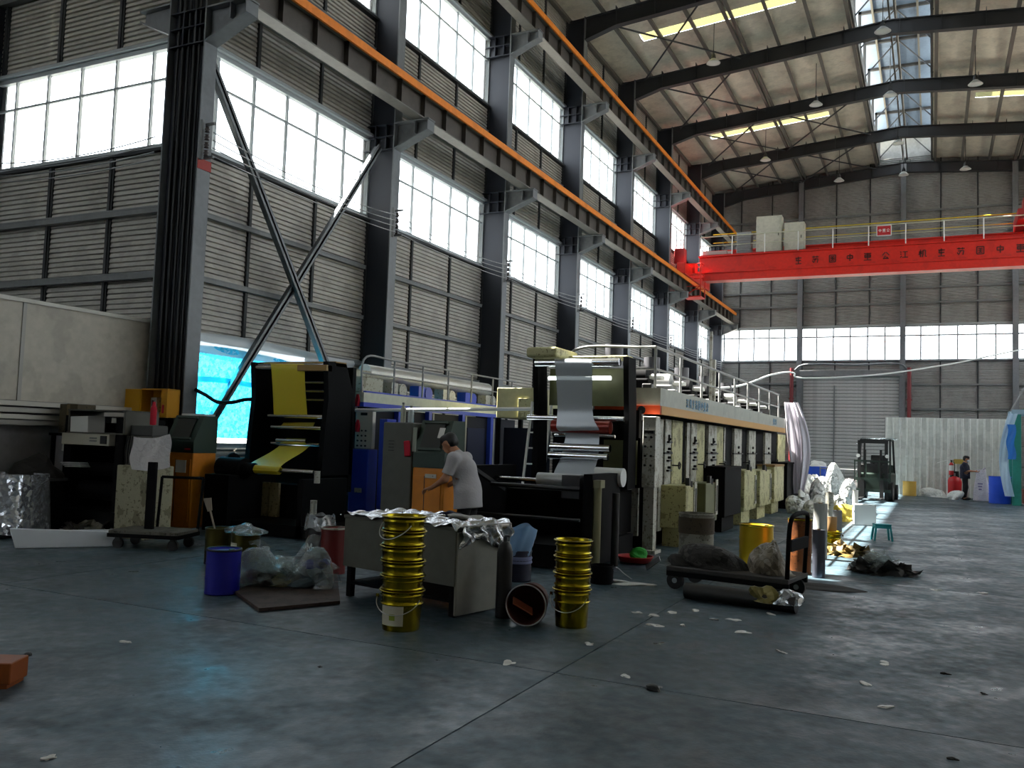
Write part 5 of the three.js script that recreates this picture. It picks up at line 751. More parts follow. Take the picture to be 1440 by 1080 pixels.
  const roll = (nm, l, u, v, r, h, m, core, y = 0) => { const q = onFloor(u, v), o = thing(nm, l, 'roll', q.x, y, q.z); part('winding', lathe([[r * 0.3, 0], [r, 0], [r, h], [r * 0.3, h]], 24), m, o); part('core', lathe([[r * 0.3, 0], [r * 0.3, h + 0.01], [r * 0.2, h + 0.01], [r * 0.2, 0]], 16), core, o); return o; };
  const KR = mat(0x8a6a42, 0.8), SR = mat(0x9ea2a6, 0.28, 0.8), GR = mat(0x8a8a86, 0.6);
  roll('film_roll', 'dark silver film roll standing upright beside the brown drum', 1151, 812, 0.08, 0.6, mat(0x5a5d68, 0.3, 0.8), KR);
  roll('film_roll', 'grey paper roll standing upright behind the silver roll', 1153, 786, 0.1, 0.82, GR, KR); roll('film_roll', 'silver film roll standing right of the gold pails', 1177, 770, 0.075, 0.62, SR, KR); roll('film_roll', 'slim pale tube standing tallest behind the gold pails', 1166, 758, 0.07, 0.85, PALE, KR);
  p = onFloor(1168, 776); const gp = pail('gold paint pail standing among the film rolls', p.x, 0, p.z, 0.3); roll('kraft_roll', 'short brown paper roll set on the gold pail', 1168, 776, 0.09, 0.22, KR, PALE, 0.335);
  // crushed piles on the open floor
  p = onFloor(1192, 781); single('scrap_pile', 'flat crumpled heap of yellow brown wrapping', 'scrap', litter(0.34, 0.22, 0.1, 60, 131, 0.13), mat(0x6e5a26, 0.6, 0, { map: TX.stain }), p.x, 0, p.z);
  p = onFloor(1240, 806); const sc = thing('scrap_pile', 'flat dark heap of scrap with white film on it', 'scrap', p.x, 0, p.z); part('rags', litter(0.4, 0.22, 0.12, 70, 137, 0.15), mat(0x2b2a28, 0.7), sc); part('film', litter(0.15, 0.12, 0.2, 14, 139, 0.16).translate(-0.02, 0.08, 0), CLEAR, sc);
  p = onFloor(1150, 826); single('dark_mat', 'ragged dark mat lying beside the flat trolley', 'mat', heap(0.5, 0.02, 0.22, 141, 0.5, 24), mat(0x1f1d1c, 0.9), p.x, 0, p.z);
}
{ // teal stool
  const p = onFloor(1240, 760), g = thing('plastic_stool', 'small teal plastic stool alone on the floor', 'stool', p.x, 0, p.z, 0.3), m = mat(0x0f7f86, 0.45);
  part('seat', [rbox(0.29, 0.03, 0.22, 0.012, 0, 0.29, 0)], m, g); part('apron', [box(0.26, 0.05, 0.012, 0, 0.25, 0.1), box(0.26, 0.05, 0.012, 0, 0.25, -0.1), box(0.012, 0.05, 0.2, 0.13, 0.25, 0), box(0.012, 0.05, 0.2, -0.13, 0.25, 0)], m, g);
  for (const x of [-1, 1]) for (const z of [-1, 1]) part('leg', bar(V(x * 0.12, 0.28, z * 0.085), V(x * 0.155, 0, z * 0.115), 0.045, 0.03), m, g);
}
// ================================================================ FAR END
{
  let p = onFloor(1216, 739); const fb = thing('foam_block', 'white foam block standing on the sunlit floor', 'block', p.x, 0, p.z, 0.1); part('block', rbox(0.46, 0.46, 0.2, 0.02, 0, 0.235, 0), mat(0xdadcdb, 0.8), fb);
  p = onFloor(1204, 738); single('white_post', 'short white post beside the foam block', 'post', [cyl(0.06, 0.06, 0.75, 0, 0.375, 0, 14), cyl(0.09, 0.09, 0.03, 0, 0.015, 0, 14)], WHITE, p.x - 0.05, 0, p.z - 0.4);
  const bags = [[1126, 722, 0.3, 0.5], [1149, 727, 0.3, 0.42], [1176, 730, 0.3, 0.38], [1134, 711, 0.36, 0.72], [1160, 714, 0.36, 0.66], [1186, 715, 0.36, 0.52], [1146, 703, 0.42, 0.85], [1174, 704.5, 0.4, 0.74]];
  bags.forEach(([u, v, r, h], i) => { const q = onFloor(u, v), g = thing('plastic_bag', 'white plastic bag in the heap behind the press', 'bag', q.x, 0, q.z, i, 'white bags heaped behind the press'); part('sack', heap(r, h, r * 0.85, 300 + i, 0.6, 24, false), mat(0xdfe0dc, 0.5, 0, { bumpMap: TX.crinkle, bumpScale: 0.12 }), g); part('knot', heap(0.08, 0.12, 0.08, 330 + i, 0.6).translate(0, h * 0.85, 0), WHITE, g); });
  p = onFloor(1190, 733); single('yellow_scrap', 'pale yellow crumpled wrapping in front of the white bags', 'scrap', heap(0.3, 0.25, 0.25, 350, 0.6), mat(0xb5a23a, 0.6), p.x, 0, p.z);
  p = onFloor(1146, 698); drum('blue_barrel', 'blue barrel with a white bag on its lid by the roller door', 'barrel', 0.34, 1.0, DRUMBLUE, p.x - 0.3, p.z - 3.2); single('plastic_bag', 'white bag lying on the lid of the blue barrel', 'bag', heap(0.3, 0.2, 0.28, 360, 0.5), mat(0xd4d4d0, 0.6), p.x - 0.3, 1.005, p.z - 3.2);
  p = onFloor(1180, 697); const cr = thing('wire_crate', 'low grey crate with a pipe frame by the roller door', 'crate', p.x - 0.1, 0, p.z - 1.2); part('body', rbox(1.3, 0.55, 0.8, 0.02, 0, 0.3, 0), mat(0x706a68, 0.7), cr); part('pipe_frame', [rod(V(-0.65, 0, 0.42), V(-0.65, 1.0, 0.42), 0.02), rod(V(0.65, 0, 0.42), V(0.65, 1.0, 0.42), 0.02), rod(V(-0.65, 0.95, 0.42), V(0.65, 0.95, 0.42), 0.02), rod(V(0.2, 0, 0.42), V(0.2, 0.95, 0.42), 0.02)], GREY, cr);
  // white cloth hung from the press railing
  const zc = -25.3; single('hanging_cloth', 'long white cloth hanging from the far end of the press railing', 'cloth', sheet((s, t) => { const u0 = 1107 + 22 * t - 10 * t * t, w = 14 + 22 * Math.sin(PI * Math.min(1, t * 0.9 + 0.12)) * 0.75, q = onZ(u0 + w * (s - 0.2), 566 + 128 * t, zc); q.z += 0.1 * Math.sin(s * 9 + t * 3) + 0.06 * Math.sin(s * 21); return q; }, 30, 24), mat(0xcdc9d2, 0.85, 0, { transmission: 0.2, thickness: 0 }));
}
{ // forklift, mast towards the camera
  const p = onFloor(1228, 704), g = thing('forklift', 'dark green forklift truck parked before the roller door', 'forklift', p.x, 0, p.z, -0.06), FG = mat(0x12281f, 0.45), FB = mat(0x101112, 0.5);
  part('chassis', [rbox(1.05, 0.62, 1.9, 0.06, 0, 0.62, -0.9), rbox(1.0, 0.7, 0.5, 0.12, 0, 0.85, -1.75)], FG, g); part('dashboard', [rbox(0.9, 0.35, 0.2, 0.04, 0, 1.05, -0.25)], FB, g);
  const ma = part('mast', [box(0.1, 1.95, 0.12, -0.42, 1.02, 0.2), box(0.1, 1.95, 0.12, 0.42, 1.02, 0.2), box(0.95, 0.1, 0.1, 0, 1.97, 0.2), box(0.94, 0.08, 0.08, 0, 1.15, 0.2), box(0.94, 0.1, 0.08, 0, 0.35, 0.2), cyl(0.04, 0.04, 1.5, -0.25, 0.95, 0.18, 10), cyl(0.04, 0.04, 1.5, 0.25, 0.95, 0.18, 10)], FB, g);
  part('fork_carriage', [box(1.15, 0.1, 0.05, 0, 0.72, 0.32), box(1.15, 0.1, 0.05, 0, 0.35, 0.32), ...[-0.55, -0.2, 0.2, 0.55].map((x) => box(0.04, 0.7, 0.04, x, 1.0, 0.32)), box(1.15, 0.05, 0.04, 0, 1.32, 0.32)], FG, ma); for (const x of [-0.3, 0.3]) part('fork', [box(0.12, 0.6, 0.05, x, 0.4, 0.37), box(0.12, 0.05, 1.05, x, 0.1, 0.88)], FB, ma);
  part('overhead_guard', [...[-0.5, 0.5].map((x) => bar(V(x, 0.9, -0.2), V(x * 0.92, 2.05, -0.45), 0.06)), ...[-0.5, 0.5].map((x) => bar(V(x, 0.9, -1.6), V(x * 0.92, 2.05, -1.4), 0.06)), ...[-0.46, 0.46].map((x) => bar(V(x, 2.05, -0.45), V(x, 2.05, -1.4), 0.06)), ...[0, 1, 2, 3, 4].map((i) => bar(V(-0.46, 2.05, -0.45 - i * 0.235), V(0.46, 2.05, -0.45 - i * 0.235), 0.04))], FB, g); part('rain_film', sheet((s, t) => V(-0.62 + 1.25 * s, 2.09 + 0.03 * Math.sin(s * 9 + t * 5) - (s < 0.12 ? 0.2 : 0), -0.4 - 1.05 * t), 16, 8), CLEAR, g);
  part('seat', [rbox(0.48, 0.12, 0.45, 0.04, 0, 1.0, -1.05), rbox(0.48, 0.5, 0.12, 0.04, 0, 1.28, -1.3)], FB, g); const sw = part('steering_wheel', place(fin(new THREE.TorusGeometry(0.17, 0.018, 8, 24)), 0.02, 1.3, -0.45, -0.9, 0, 0), FB, g); part('steering_column', rod(V(0.02, 1.05, -0.3), V(0.02, 1.3, -0.45), 0.025), FB, sw);
  for (const x of [-0.5, 0.5]) { for (const [z, r] of [[-0.15, 0.32], [-1.6, 0.26]]) { const w = part('wheel', cyl(r, r, 0.22, x, r, z, 24, 'x'), BLACK, g); part('hub', cyl(r * 0.45, r * 0.45, 0.24, x, r, z, 16, 'x'), GREY, w); } } for (const x of [-0.45, 0.45]) part('head_lamp', [cyl(0.06, 0.06, 0.05, x, 1.5, 0.28, 14, 'z')], WHITE, g);
}
{ // white metal fence in front of the door, and what stands along it
  const z = -38, x0 = onZ(1245, 650, z).x, x1 = onZ(1424, 650, z).x, g = thing('metal_fence', 'tall white ribbed sheet metal fence before the end wall', 'fence', (x0 + x1) / 2, 0, z), n = 6, w = (x1 - x0) / n, fm = mat(0xe2e6e3, 0.45, 0.0, { map: TX.grime });
  const pts = []; const pitch = 0.25; for (let x = 0; x < w - 1e-3; x += w / 3) for (const [a, d] of [[0, 0], [0.02, 0.04], [0.055, 0.04], [0.075, 0], [0.14, 0]]) pts.push([x + a, d * 1.6]); pts.push([w, 0]);
  const pos = []; for (let i = 0; i + 1 < pts.length; i++) { const [a, b] = pts[i], [c, d] = pts[i + 1]; pos.push(a, 0, b, c, 0, d, c, 3.05, d, a, 0, b, c, 3.05, d, a, 3.05, b); } const pg = new THREE.BufferGeometry(); pg.setAttribute('position', new THREE.Float32BufferAttribute(pos, 3)); const geo = fin(pg, true);
  for (let i = 0; i < n; i++) instanceMesh('sheet', geo, fm, g).position.x = x0 + i * w - (x0 + x1) / 2; part('top_rail', box(x1 - x0, 0.05, 0.04, 0, 3.03, -0.03), fm, g); for (const q of [0, 0.25, 0.5, 0.75, 1]) part('post', box(0.06, 3.0, 0.06, (x1 - x0) * (q - 0.5), 1.5, -0.05), GREY, g);
  let p = onFloor(1279, 697); drum('yellow_bin', 'small yellow drum standing at the white fence', 'bin', 0.24, 0.55, mat(0xc9a24a, 0.5), p.x, p.z + 0.1, { open: true });
  p = onFloor(1406, 708); drum('blue_drum', 'bright blue steel drum at the right end of the white fence', 'drum', 0.34, 0.93, mat(0x1450d8, 0.4), p.x, p.z); p = onFloor(1421, 705); drum('blue_drum', 'dark blue drum half hidden behind the bright blue drum', 'drum', 0.2, 0.8, mat(0x0c1f60, 0.5), p.x + 0.05, p.z - 0.5);
  p = onFloor(1347, 700); const gt = thing('gas_bottle', 'squat red gas bottle standing at the white fence', 'bottle', p.x, 0, p.z - 0.5); gt.scale.setScalar(1.25); gt.position.x -= 0.12; gt.position.z += 0.75; part('body', lathe([[0.001, 0], [0.16, 0], [0.2, 0.05], [0.2, 0.5], [0.15, 0.62], [0.06, 0.66], [0.001, 0.66]], 22), mat(0xb8101c, 0.4), gt); part('collar', fin(new THREE.CylinderGeometry(0.12, 0.13, 0.18, 20, 1, true, 0.6, 5)).translate(0, 0.72, 0), BLACK, gt); part('valve', cyl(0.03, 0.03, 0.1, 0, 0.7, 0, 10), STEEL, gt);
  p = onFloor(1332, 701); const st = thing('extinguisher_stand', 'white stand carrying a red and white fire extinguisher', 'stand', p.x, 0, p.z - 0.3); part('pole', [cyl(0.025, 0.025, 1.45, 0, 0.72, 0, 10), box(0.3, 0.02, 0.3, 0, 0.01, 0), rod(V(0, 1.42, 0), V(-0.35, 1.3, 0.05), 0.015)], WHITE, st);
  const ex = thing('fire_extinguisher', 'red fire extinguisher with a white band hung on a stand', 'extinguisher', p.x + 0.14, 0.88, p.z - 0.22); part('body', lathe([[0.001, 0], [0.08, 0], [0.085, 0.02], [0.085, 0.38], [0.05, 0.45], [0.02, 0.47], [0.001, 0.47]], 18), mat(0xb01018, 0.4), ex); part('label_band', fin(new THREE.CylinderGeometry(0.087, 0.087, 0.2, 18, 1, true)).translate(0, 0.26, 0), WHITE, ex); part('hose', tube([V(0, 0.48, 0), V(0.07, 0.5, 0.05), V(0.11, 0.35, 0.06), V(0.1, 0.1, 0.06)], 0.015, 18, 6), BLACK, ex); part('head', [cyl(0.025, 0.025, 0.08, 0, 0.5, 0, 8), box(0.14, 0.02, 0.03, 0.03, 0.55, 0)], BLACK, ex);
  p = onZ(1348, 649, z + 0.06); single('notice_plate', 'small yellow notice plate on the white fence', 'sign', [box(0.34, 0.18, 0.02, 0, 0, 0), box(0.3, 0.012, 0.004, 0, 0.04, 0.012), box(0.26, 0.012, 0.004, 0, -0.02, 0.012)], mat(0xb09a4a, 0.6), p.x, p.y, p.z);
  [[1308, 699, 0.55, 0.28, 'low heap of white plastic at the white fence by the yellow bin'], [1343, 703, 0.3, 0.26, 'white plastic heap at the foot of the extinguisher stand']].forEach(([u, v, r, h, l], i) => { const q = onFloor(u, v); single('plastic_heap', l, 'heap', heap(r, h, 0.25, 400 + i, 0.6, 24, false), mat(0xd5d7d4, 0.6, 0, { bumpMap: TX.crinkle, bumpScale: 0.05 }), q.x, 0, q.z - 0.4 + i * 0.1); });
}
{ // teal steel frame cut by the right edge, with a blue and white sheet on it
  const p = onFloor(1430, 711), g = thing('teal_frame', 'teal steel equipment frame standing beside the blue drum', 'frame', p.x, 0, p.z), T = mat(0x1f8a80, 0.5, 0, { map: TX.grime }), h = onZ(1430, 582, p.z).y;
  for (const [x, z] of [[0, 0], [2.2, 0], [0, -1.5], [2.2, -1.5]]) part('post', rbox(0.26, h, 0.2, 0.01, x, h / 2, z), T, g); part('top_beam', [rbox(2.5, 0.16, 0.22, 0.01, 1.1, h + 0.06, 0), rbox(2.5, 0.16, 0.22, 0.01, 1.1, h + 0.06, -1.5), rbox(0.22, 0.16, 1.6, 0.01, 0, h + 0.06, -0.75)], mat(0x8aa6b8, 0.5), g);
  for (const y of [0.6, 1.3, 2.0]) part('cross_rail', [rod(V(0, y, 0), V(2.2, y, 0), 0.025)], GREY, g); part('shelf_stack', [rbox(1.8, 0.5, 1.0, 0.02, 1.1, 0.3, -0.7), rbox(1.6, 0.4, 0.8, 0.02, 1.1, 0.78, -0.7)], mat(0x9a5a50, 0.7), g); part('ladder_rail', [rod(V(-0.15, h + 0.1, 0.05), V(0.5, h + 1.4, 0.05), 0.025), rod(V(-0.15, h + 0.1, -0.4), V(0.5, h + 1.4, -0.4), 0.025), rod(V(0.1, h + 0.6, 0.05), V(0.1, h + 0.6, -0.4), 0.02), rod(V(0.3, h + 1.0, 0.05), V(0.3, h + 1.0, -0.4), 0.02)], GREY, g); part('net_roll', heap(0.6, 0.35, 0.5, 77, 0.4).translate(0.9, h + 0.13, -0.6), mat(0x2e7a48, 0.8), g);
  single('draped_sheet', 'blue and white plastic sheet draped down the teal frame', 'sheet', sheet((s, t) => V(-0.16 - 0.22 * Math.sin(PI * t) - 0.1 * t + 0.28 * s - 0.1, h - (h - 0.3) * t, 0.15 + 0.05 * Math.sin(s * 8 + t * 6)), 12, 20), mat(0xbcd6ea, 0.5, 0, { transmission: 0.2, thickness: 0 }), p.x, 0, p.z); single('draped_sheet', 'narrow bright blue sheet hung on the teal frame post', 'sheet', sheet((s, t) => V(-0.3 + 0.24 * s + 0.03 * Math.sin(t * 9), h * 0.88 - h * 0.38 * t, 0.24 + 0.03 * Math.sin(s * 7 + t * 8)), 10, 14), mat(0x1f72c8, 0.5), p.x, 0, p.z);
}
// red work gloves hung on the press controls
for (const [u, v, l] of [[910, 595, 'upper red work glove hung beside the press control cabinet'], [910, 635, 'lower red work glove hung beside the press control cabinet']]) { const q = onZ(u, v, -12.68); const g = thing('work_glove', l, 'glove', q.x, q.y, q.z); part('palm', rbox(0.075, 0.13, 0.03, 0.014, 0, 0.03, 0), GLOVE, g); for (let i = 0; i < 4; i++) part('finger', rbox(0.017, 0.08, 0.02, 0.008, -0.028 + i * 0.019, -0.06, 0), GLOVE, g); part('thumb', rbox(0.018, 0.06, 0.02, 0.008, 0.042, 0.0, 0, 0, 0, 0.5), GLOVE, g); }
for (const [u, v, z, l] of [[503, 562, -12.95, 'red rag hung on the corner of the blue press fascia'], [503, 598, -12.85, 'red rag hung beside the white button panel']]) { const q = onZ(u, v, z); single('red_rag', l, 'rag', sheet((s, t) => V((s - 0.5) * (0.06 + 0.05 * t), 0.1 - 0.22 * t, 0.015 * Math.sin(s * 9 + t * 4)), 8, 10), GLOVE, q.x, q.y, q.z); }
// paper scraps and small litter on the open floor
{
  const spots = [[718, 933], [830, 906], [896, 862], [922, 880], [944, 862], [977, 859], [1038, 850], [1032, 872], [1047, 890], [920, 866], [1005, 872], [960, 880], [880, 951], [1243, 933], [1218, 962], [1243, 994], [1380, 834], [178, 903], [68, 1067], [1098, 917], [1085, 864], [1316, 830]];
  spots.forEach(([u, v], i) => { const q = onFloor(u, v), r = R(0.02, 0.045); single('paper_scrap', 'small white scrap of paper on the open floor', 'scrap', heap(r * 1.5, 0.012, r, 500 + i, 0.7), PAPER, q.x, 0, q.z, R(0, 6), 'paper scraps on the open floor'); });
  [[921, 968, 0.05], [37, 923, 0.035], [1330, 948, 0.02], [1340, 1068, 0.016], [450, 938, 0.015], [1384, 976, 0.015]].forEach(([u, v, r], i) => { const q = onFloor(u, v); single('dirt_lump', 'small black lump of dirt on the open floor', 'dirt', heap(r * 1.4, r * 0.6, r, 540 + i, 0.6), BLACK, q.x, 0, q.z, R(0, 6), 'dirt lumps on the open floor'); });
}

// ================================================================ PEOPLE
// a smooth surface round tapered bones: [from, to, radius, radius]
function flesh(bones, cell, k, clip) {
  const lo = V(1e9, 1e9, 1e9), hi = V(-1e9, -1e9, -1e9);
  for (const [a, b, r, s] of bones) for (const [p, q] of [[a, r], [b, s]]) { lo.min(p.clone().subScalar(q + 2.5 * cell)); hi.max(p.clone().addScalar(q + 2.5 * cell)); }
  const c = lo.clone().add(hi).multiplyScalar(0.5), half = Math.max(hi.x - lo.x, hi.y - lo.y, hi.z - lo.z) / 2, n = Math.min(150, Math.ceil(2 * half / cell) + 4);
  const mc = new MarchingCubes(n, new THREE.MeshStandardMaterial(), false, false, 120000); mc.isolation = 0; mc.reset();
  const B = bones.map(([a, b, r, s]) => ({ a, d: V().subVectors(b, a), l: Math.max(1e-8, a.distanceToSquared(b)), r, s })), p = V();
  for (let z = 0; z < n; z++) for (let y = 0; y < n; y++) for (let x = 0; x < n; x++) {
    p.set(c.x + ((x - n / 2) / (n / 2)) * half, c.y + ((y - n / 2) / (n / 2)) * half, c.z + ((z - n / 2) / (n / 2)) * half);
    let D = 1e3; if (p.x >= lo.x && p.y >= lo.y && p.z >= lo.z && p.x <= hi.x && p.y <= hi.y && p.z <= hi.z) {
      let sum = 0, m = 1e9; const ds = [];
      for (const o of B) { const px = p.x - o.a.x, py = p.y - o.a.y, pz = p.z - o.a.z; let t = (px * o.d.x + py * o.d.y + pz * o.d.z) / o.l; t = t < 0 ? 0 : t > 1 ? 1 : t; const d = Math.hypot(px - o.d.x * t, py - o.d.y * t, pz - o.d.z * t) - (o.r + (o.s - o.r) * t); ds.push(d); if (d < m) m = d; }
      if (m < 4 * k) { for (const d of ds) sum += Math.exp(-(d - m) / k); D = m - k * Math.log(sum); } else D = m;
      if (clip) D = Math.max(D, clip(p));
    }
    mc.field[x + y * n + z * n * n] = -D;
  }
  mc.update();
  const cnt = mc.count, pos = mc.positionArray.slice(0, cnt * 3), g = new THREE.BufferGeometry();
  for (let i = 0; i < cnt; i++) { pos[i * 3] = c.x + pos[i * 3] * half; pos[i * 3 + 1] = c.y + pos[i * 3 + 1] * half; pos[i * 3 + 2] = c.z + pos[i * 3 + 2] * half; }
  g.setAttribute('position', new THREE.BufferAttribute(pos, 3)); const nr = mc.normalArray.slice(0, cnt * 3); g.setAttribute('normal', new THREE.BufferAttribute(nr, 3));
  // normals must point outwards
  let s = 0; for (let i = 0; i < cnt; i += 97) { const q = V(pos[i * 3], pos[i * 3 + 1], pos[i * 3 + 2]).sub(c); s += q.x * nr[i * 3] + q.y * nr[i * 3 + 1] + q.z * nr[i * 3 + 2]; } if (s < 0) for (let i = 0; i < nr.length; i++) nr[i] = -nr[i];
  return fin(g);
}
// five bent fingers on a palm; dir: along the hand, side: towards the thumb
function handBones(w, dir, side, curl = 0.5) {
  const up = V().crossVectors(side, dir).normalize(), f = (a, b, c) => w.clone().addScaledVector(dir, a).addScaledVector(side, b).addScaledVector(up, c), out = [];
  for (let i = 0; i < 4; i++) { const s = 0.027 - i * 0.018, L = [0.072, 0.08, 0.074, 0.058][i]; out.push([f(0.02, s * 0.7, 0), f(0.085, s, 0), 0.015, 0.0115]); const k1 = f(0.085 + L * 0.5, s * 1.05, -curl * 0.02), k2 = f(0.085 + L * (1 - curl * 0.35), s * 1.05, -curl * 0.055); out.push([f(0.085, s, 0), k1, 0.0105, 0.0095], [k1, k2, 0.0095, 0.008]); }
  const t1 = f(0.06, 0.052, -0.015), t2 = f(0.095, 0.058, -0.03); out.push([f(0.015, 0.022, 0), t1, 0.015, 0.011], [t1, t2, 0.0105, 0.009]); return out;
}
function headBones(h, fwd, size = 1) { // centre of the head, the way the face looks
  const up = V(0, 1, 0).addScaledVector(fwd, -fwd.y).normalize(), rt = V().crossVectors(fwd, up).normalize(), q = (a, b, c) => h.clone().addScaledVector(fwd, a * size).addScaledVector(up, b * size).addScaledVector(rt, c * size);
  return { q, bones: [[q(-0.02, 0.035, 0), q(0.015, 0.03, 0), 0.084 * size, 0.08 * size], [q(0.02, -0.02, 0), q(0.05, -0.075, 0), 0.062 * size, 0.036 * size], [q(0.088, 0.0, 0), q(0.104, -0.024, 0), 0.009, 0.013], [q(0, 0.005, 0.078), q(-0.012, -0.025, 0.08), 0.016, 0.011], [q(0, 0.005, -0.078), q(-0.012, -0.025, -0.08), 0.016, 0.011], [q(0.086, -0.058, 0.018), q(0.086, -0.058, -0.018), 0.008, 0.008]], eyes: [q(0.082, 0.008, 0.03), q(0.082, 0.008, -0.03)], up, rt };
}
function person(label, x, z, ry, J, C, cell) {
  const g = thing('person', label, 'person', x, 0, z, ry), S = (a, b, r, s) => [a, b, r, s ?? r];
  const h = headBones(J.head, J.face), limbs = [];
  for (const s of [0, 1]) { limbs.push(S(J.shoulder[s], J.elbow[s], 0.047, 0.039), S(J.elbow[s], J.wrist[s], 0.04, 0.027)); }
  const trunk = [S(J.hip, J.waist, 0.125, 0.115), S(J.waist, J.chest, 0.115, 0.14), S(J.shoulder[0], J.shoulder[1], 0.06), S(J.chest, J.neck, 0.1, 0.05), S(J.neck, J.head, 0.052, 0.055)], legs = [];
  for (const s of [0, 1]) legs.push(S(J.leg[s], J.knee[s], 0.07, 0.056), S(J.knee[s], J.ankle[s], 0.056, 0.042), S(J.ankle[s].clone().add(V(0, -0.02, 0)), J.toe[s], 0.042, 0.034));
  const body = join([flesh([...trunk, ...limbs, ...legs], cell, 0.02), flesh([...h.bones, S(J.neck, J.head, 0.05, 0.05)], 0.0045, 0.012), ...[0, 1].map((s) => flesh([S(J.wrist[s], J.wrist[s].clone().addScaledVector(J.hand[s], 0.03), 0.028, 0.022), ...handBones(J.wrist[s].clone().addScaledVector(J.hand[s], 0.015), J.hand[s], J.thumb[s], 0.8)], 0.004, 0.005))]);
  part('body', body, C.skin, g);
  part('hair', flesh([[h.q(-0.03, 0.055, 0), h.q(0.02, 0.06, 0), 0.088, 0.078], [h.q(-0.05, 0.0, 0.03), h.q(-0.05, 0.0, -0.03), 0.06, 0.06], [h.q(0.05, 0.085, 0.03), h.q(0.055, 0.08, -0.035), 0.04, 0.04]], 0.006, 0.012), C.hair, g);
  for (const e of h.eyes) part('eye', sph(0.011, e.x, e.y, e.z), mat(0x14100e, 0.3), g);
  if (C.mask) part('face_mask', flesh([[h.q(0.06, -0.035, 0.03), h.q(0.06, -0.035, -0.03), 0.045, 0.045], [h.q(0.065, -0.06, 0), h.q(0.075, -0.03, 0), 0.042, 0.035]], 0.006, 0.01), C.mask, g);
  const i = C.loose, sl = C.sleeve;
  const sh = [S(J.hem.clone().add(V(0, -0.1, 0)), J.waist, 0.16 + i, 0.138 + i), ...[0, 1].map((s) => S(J.leg[s].clone().add(V(0, -0.2, 0)), J.leg[s].clone().add(V(0, 0.08, 0)), 0.105 + i, 0.1 + i)), S(J.waist, J.chest, 0.13 + i, 0.152 + i * 0.6), S(J.shoulder[0], J.shoulder[1], 0.072), S(J.chest, J.neck, 0.11, 0.062), ...[0, 1].map((s) => S(J.shoulder[s], J.shoulder[s].clone().lerp(J.elbow[s], sl), 0.064, 0.062 + i * 0.4))];
  const nk = J.neck.clone().addScaledVector(V().subVectors(J.head, J.neck).normalize(), 0.02), nd = V().subVectors(J.head, J.neck).normalize(), hd = V().subVectors(J.hem, J.waist).normalize(), hc = J.hem.clone();
  const ends = [0, 1].map((s) => [J.shoulder[s].clone().lerp(J.elbow[s], sl), V().subVectors(J.elbow[s], J.shoulder[s]).normalize()]);
  part('shirt', flesh(sh, cell * 0.9, 0.022, (p) => { let d = Math.max((p.x - nk.x) * nd.x + (p.y - nk.y) * nd.y + (p.z - nk.z) * nd.z, (p.x - hc.x) * hd.x + (p.y - hc.y) * hd.y + (p.z - hc.z) * hd.z); for (const [e, v] of ends) { const r = p.distanceTo(e); if (r < 0.16) d = Math.max(d, (p.x - e.x) * v.x + (p.y - e.y) * v.y + (p.z - e.z) * v.z); } return d; }), C.shirt, g);
  part('trousers', flesh([S(J.hip, J.hip.clone().add(V(0, 0.04, 0)), 0.122, 0.118), ...[0, 1].flatMap((s) => [S(J.leg[s].clone().add(V(0, -0.06, 0)), J.knee[s], 0.088, 0.075), S(J.knee[s], J.ankle[s].clone().add(V(0, 0.03, 0)), 0.077, 0.068)])], cell, 0.02, (p) => 0.07 - p.y), C.trousers, g);
  for (const s of [0, 1]) part('shoe', flesh([S(J.ankle[s].clone().add(V(0, -0.035, -0.02)), J.toe[s].clone().add(V(0, 0, 0.03)), 0.05, 0.042)], 0.01, 0.01, (p) => 0.004 - p.y), C.shoe, g);
  return g;
}
const SKIN = mat(0xa87658, 0.55), HAIR = mat(0x0b0a0a, 0.6);
{ // worker bent over the console, back to the hall
  const J = { head: V(0, 1.585, 0.27), face: V(0, -0.42, 0.9).normalize(), neck: V(0, 1.47, 0.17), chest: V(0, 1.27, 0.06), waist: V(0, 1.05, 0.0), hip: V(0, 0.92, -0.02), hem: V(0, 0.79, -0.03),
    shoulder: [V(0.185, 1.41, 0.12), V(-0.185, 1.41, 0.12)], elbow: [V(0.235, 1.15, 0.2), V(-0.23, 1.14, 0.2)], wrist: [V(0.2, 1.03, 0.4), V(-0.18, 1.02, 0.41)], hand: [V(-0.2, -0.25, 0.95).normalize(), V(0.2, -0.25, 0.95).normalize()], thumb: [V(-0.95, 0.2, -0.15).normalize(), V(0.95, 0.2, -0.15).normalize()],
    leg: [V(0.095, 0.9, -0.02), V(-0.095, 0.9, -0.02)], knee: [V(0.11, 0.5, 0.03), V(-0.11, 0.5, 0.01)], ankle: [V(0.12, 0.09, -0.03), V(-0.12, 0.09, -0.05)], toe: [V(0.135, 0.045, 0.12), V(-0.135, 0.045, 0.1)] };
  const q = onZ(657, 690, -9.35);
  const wk = person('person in a grey T-shirt and black trousers bent over the orange console', q.x, -9.35, Math.atan2(-0.97, 0.06), J, { skin: SKIN, hair: HAIR, shirt: mat(0xa7a5a8, 0.85, 0, { bumpMap: TX.fine, bumpScale: 0.004 }), trousers: mat(0x0d0d10, 0.85), shoe: mat(0x0e0e10, 0.6), loose: 0.025, sleeve: 0.78 }, 0.014); wk.scale.setScalar(0.965);
}
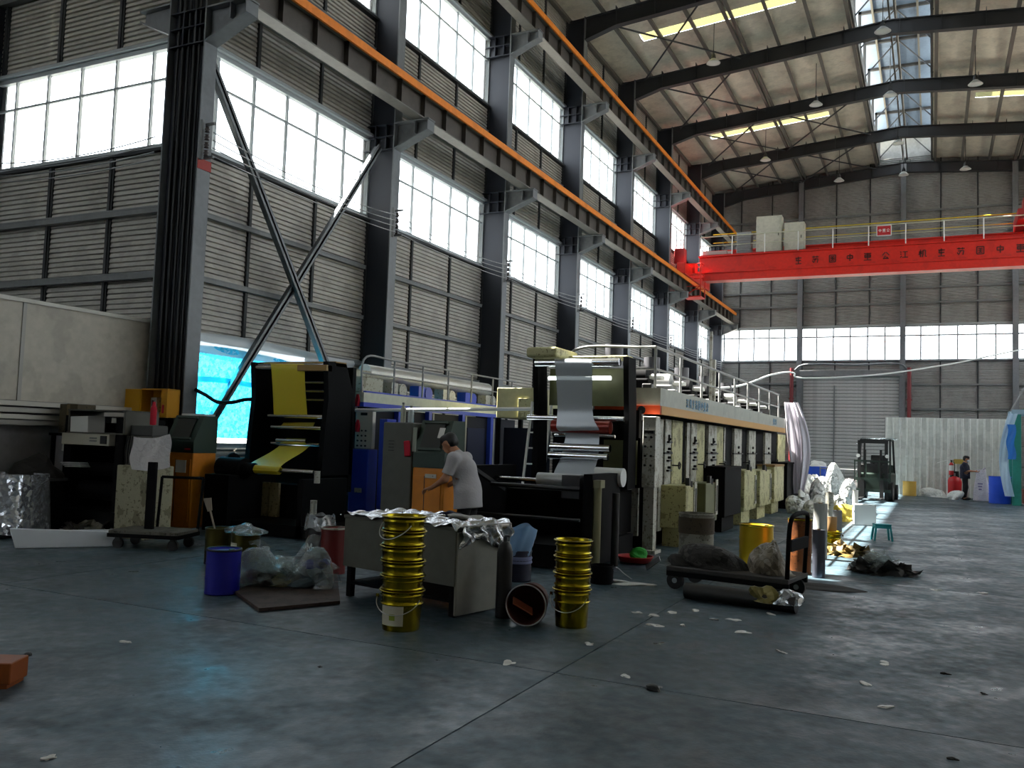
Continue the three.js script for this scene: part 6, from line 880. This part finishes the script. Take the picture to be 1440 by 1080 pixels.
{ // worker at the far fence holding up a woven sack
  const J = { head: V(0, 1.48, 0.04), face: V(0, -0.15, 1).normalize(), neck: V(0, 1.36, 0.0), chest: V(0, 1.17, -0.01), waist: V(0, 0.97, 0), hip: V(0, 0.85, 0), hem: V(0, 0.78, 0),
    shoulder: [V(0.17, 1.3, 0), V(-0.17, 1.3, 0)], elbow: [V(0.2, 1.06, 0.1), V(-0.2, 1.06, 0.1)], wrist: [V(0.12, 1.06, 0.33), V(-0.12, 1.06, 0.33)], hand: [V(-0.15, 0, 1).normalize(), V(0.15, 0, 1).normalize()], thumb: [V(-0.7, 0.7, 0).normalize(), V(0.7, 0.7, 0).normalize()],
    leg: [V(0.085, 0.83, 0), V(-0.085, 0.83, 0)], knee: [V(0.095, 0.46, 0.02), V(-0.095, 0.46, 0.02)], ankle: [V(0.1, 0.085, -0.02), V(-0.1, 0.085, -0.02)], toe: [V(0.11, 0.045, 0.11), V(-0.11, 0.045, 0.11)] };
  const q = onFloor(1357, 703), a = Math.atan2(0.95, 0.12);
  person('person in navy shirt and face mask holding a woven sack at the white fence', q.x, q.z, a, J, { skin: SKIN, hair: HAIR, mask: mat(0xb9c4cc, 0.8), shirt: mat(0x10142c, 0.85), trousers: mat(0x0c0c10, 0.85), shoe: mat(0x0c0c0e, 0.6), loose: 0.02, sleeve: 0.95 }, 0.02);
  const s = thing('woven_sack', 'tall white woven sack with faded print held up by a person', 'sack', q.x + 0.56, 0, q.z + 0.08); part('sack', sheet((u, t) => { const b = u * 2 * PI, r = 0.27 - 0.13 * t + 0.02 * Math.sin(b * 4 + t * 6); return V(Math.cos(b) * r * 1.1 - 0.05 * t, 0.01 + 1.12 * t, Math.sin(b) * r * 0.7); }, 32, 16), mat(0xd6d2dc, 0.8, 0, { bumpMap: TX.crinkle, bumpScale: 0.02 }), s); part('bottom', cyl(0.26, 0.26, 0.02, 0, 0.012, 0, 20).scale(1.1, 1, 0.7), mat(0xb9b3c2, 0.8), s); part('print', [0, 1, 2].map((i) => box(0.16 - 0.03 * i, 0.05, 0.01, -0.08, 0.62 - i * 0.1, 0.165 - i * -0.008, -0.1)), mat(0x8079a0, 0.8), s); part('lifted_corner', rod(V(-0.02, 1.1, 0), V(0.1, 1.2, 0), 0.03), mat(0xb9b3c2, 0.8), s);
}

renderer.render(scene, camera);
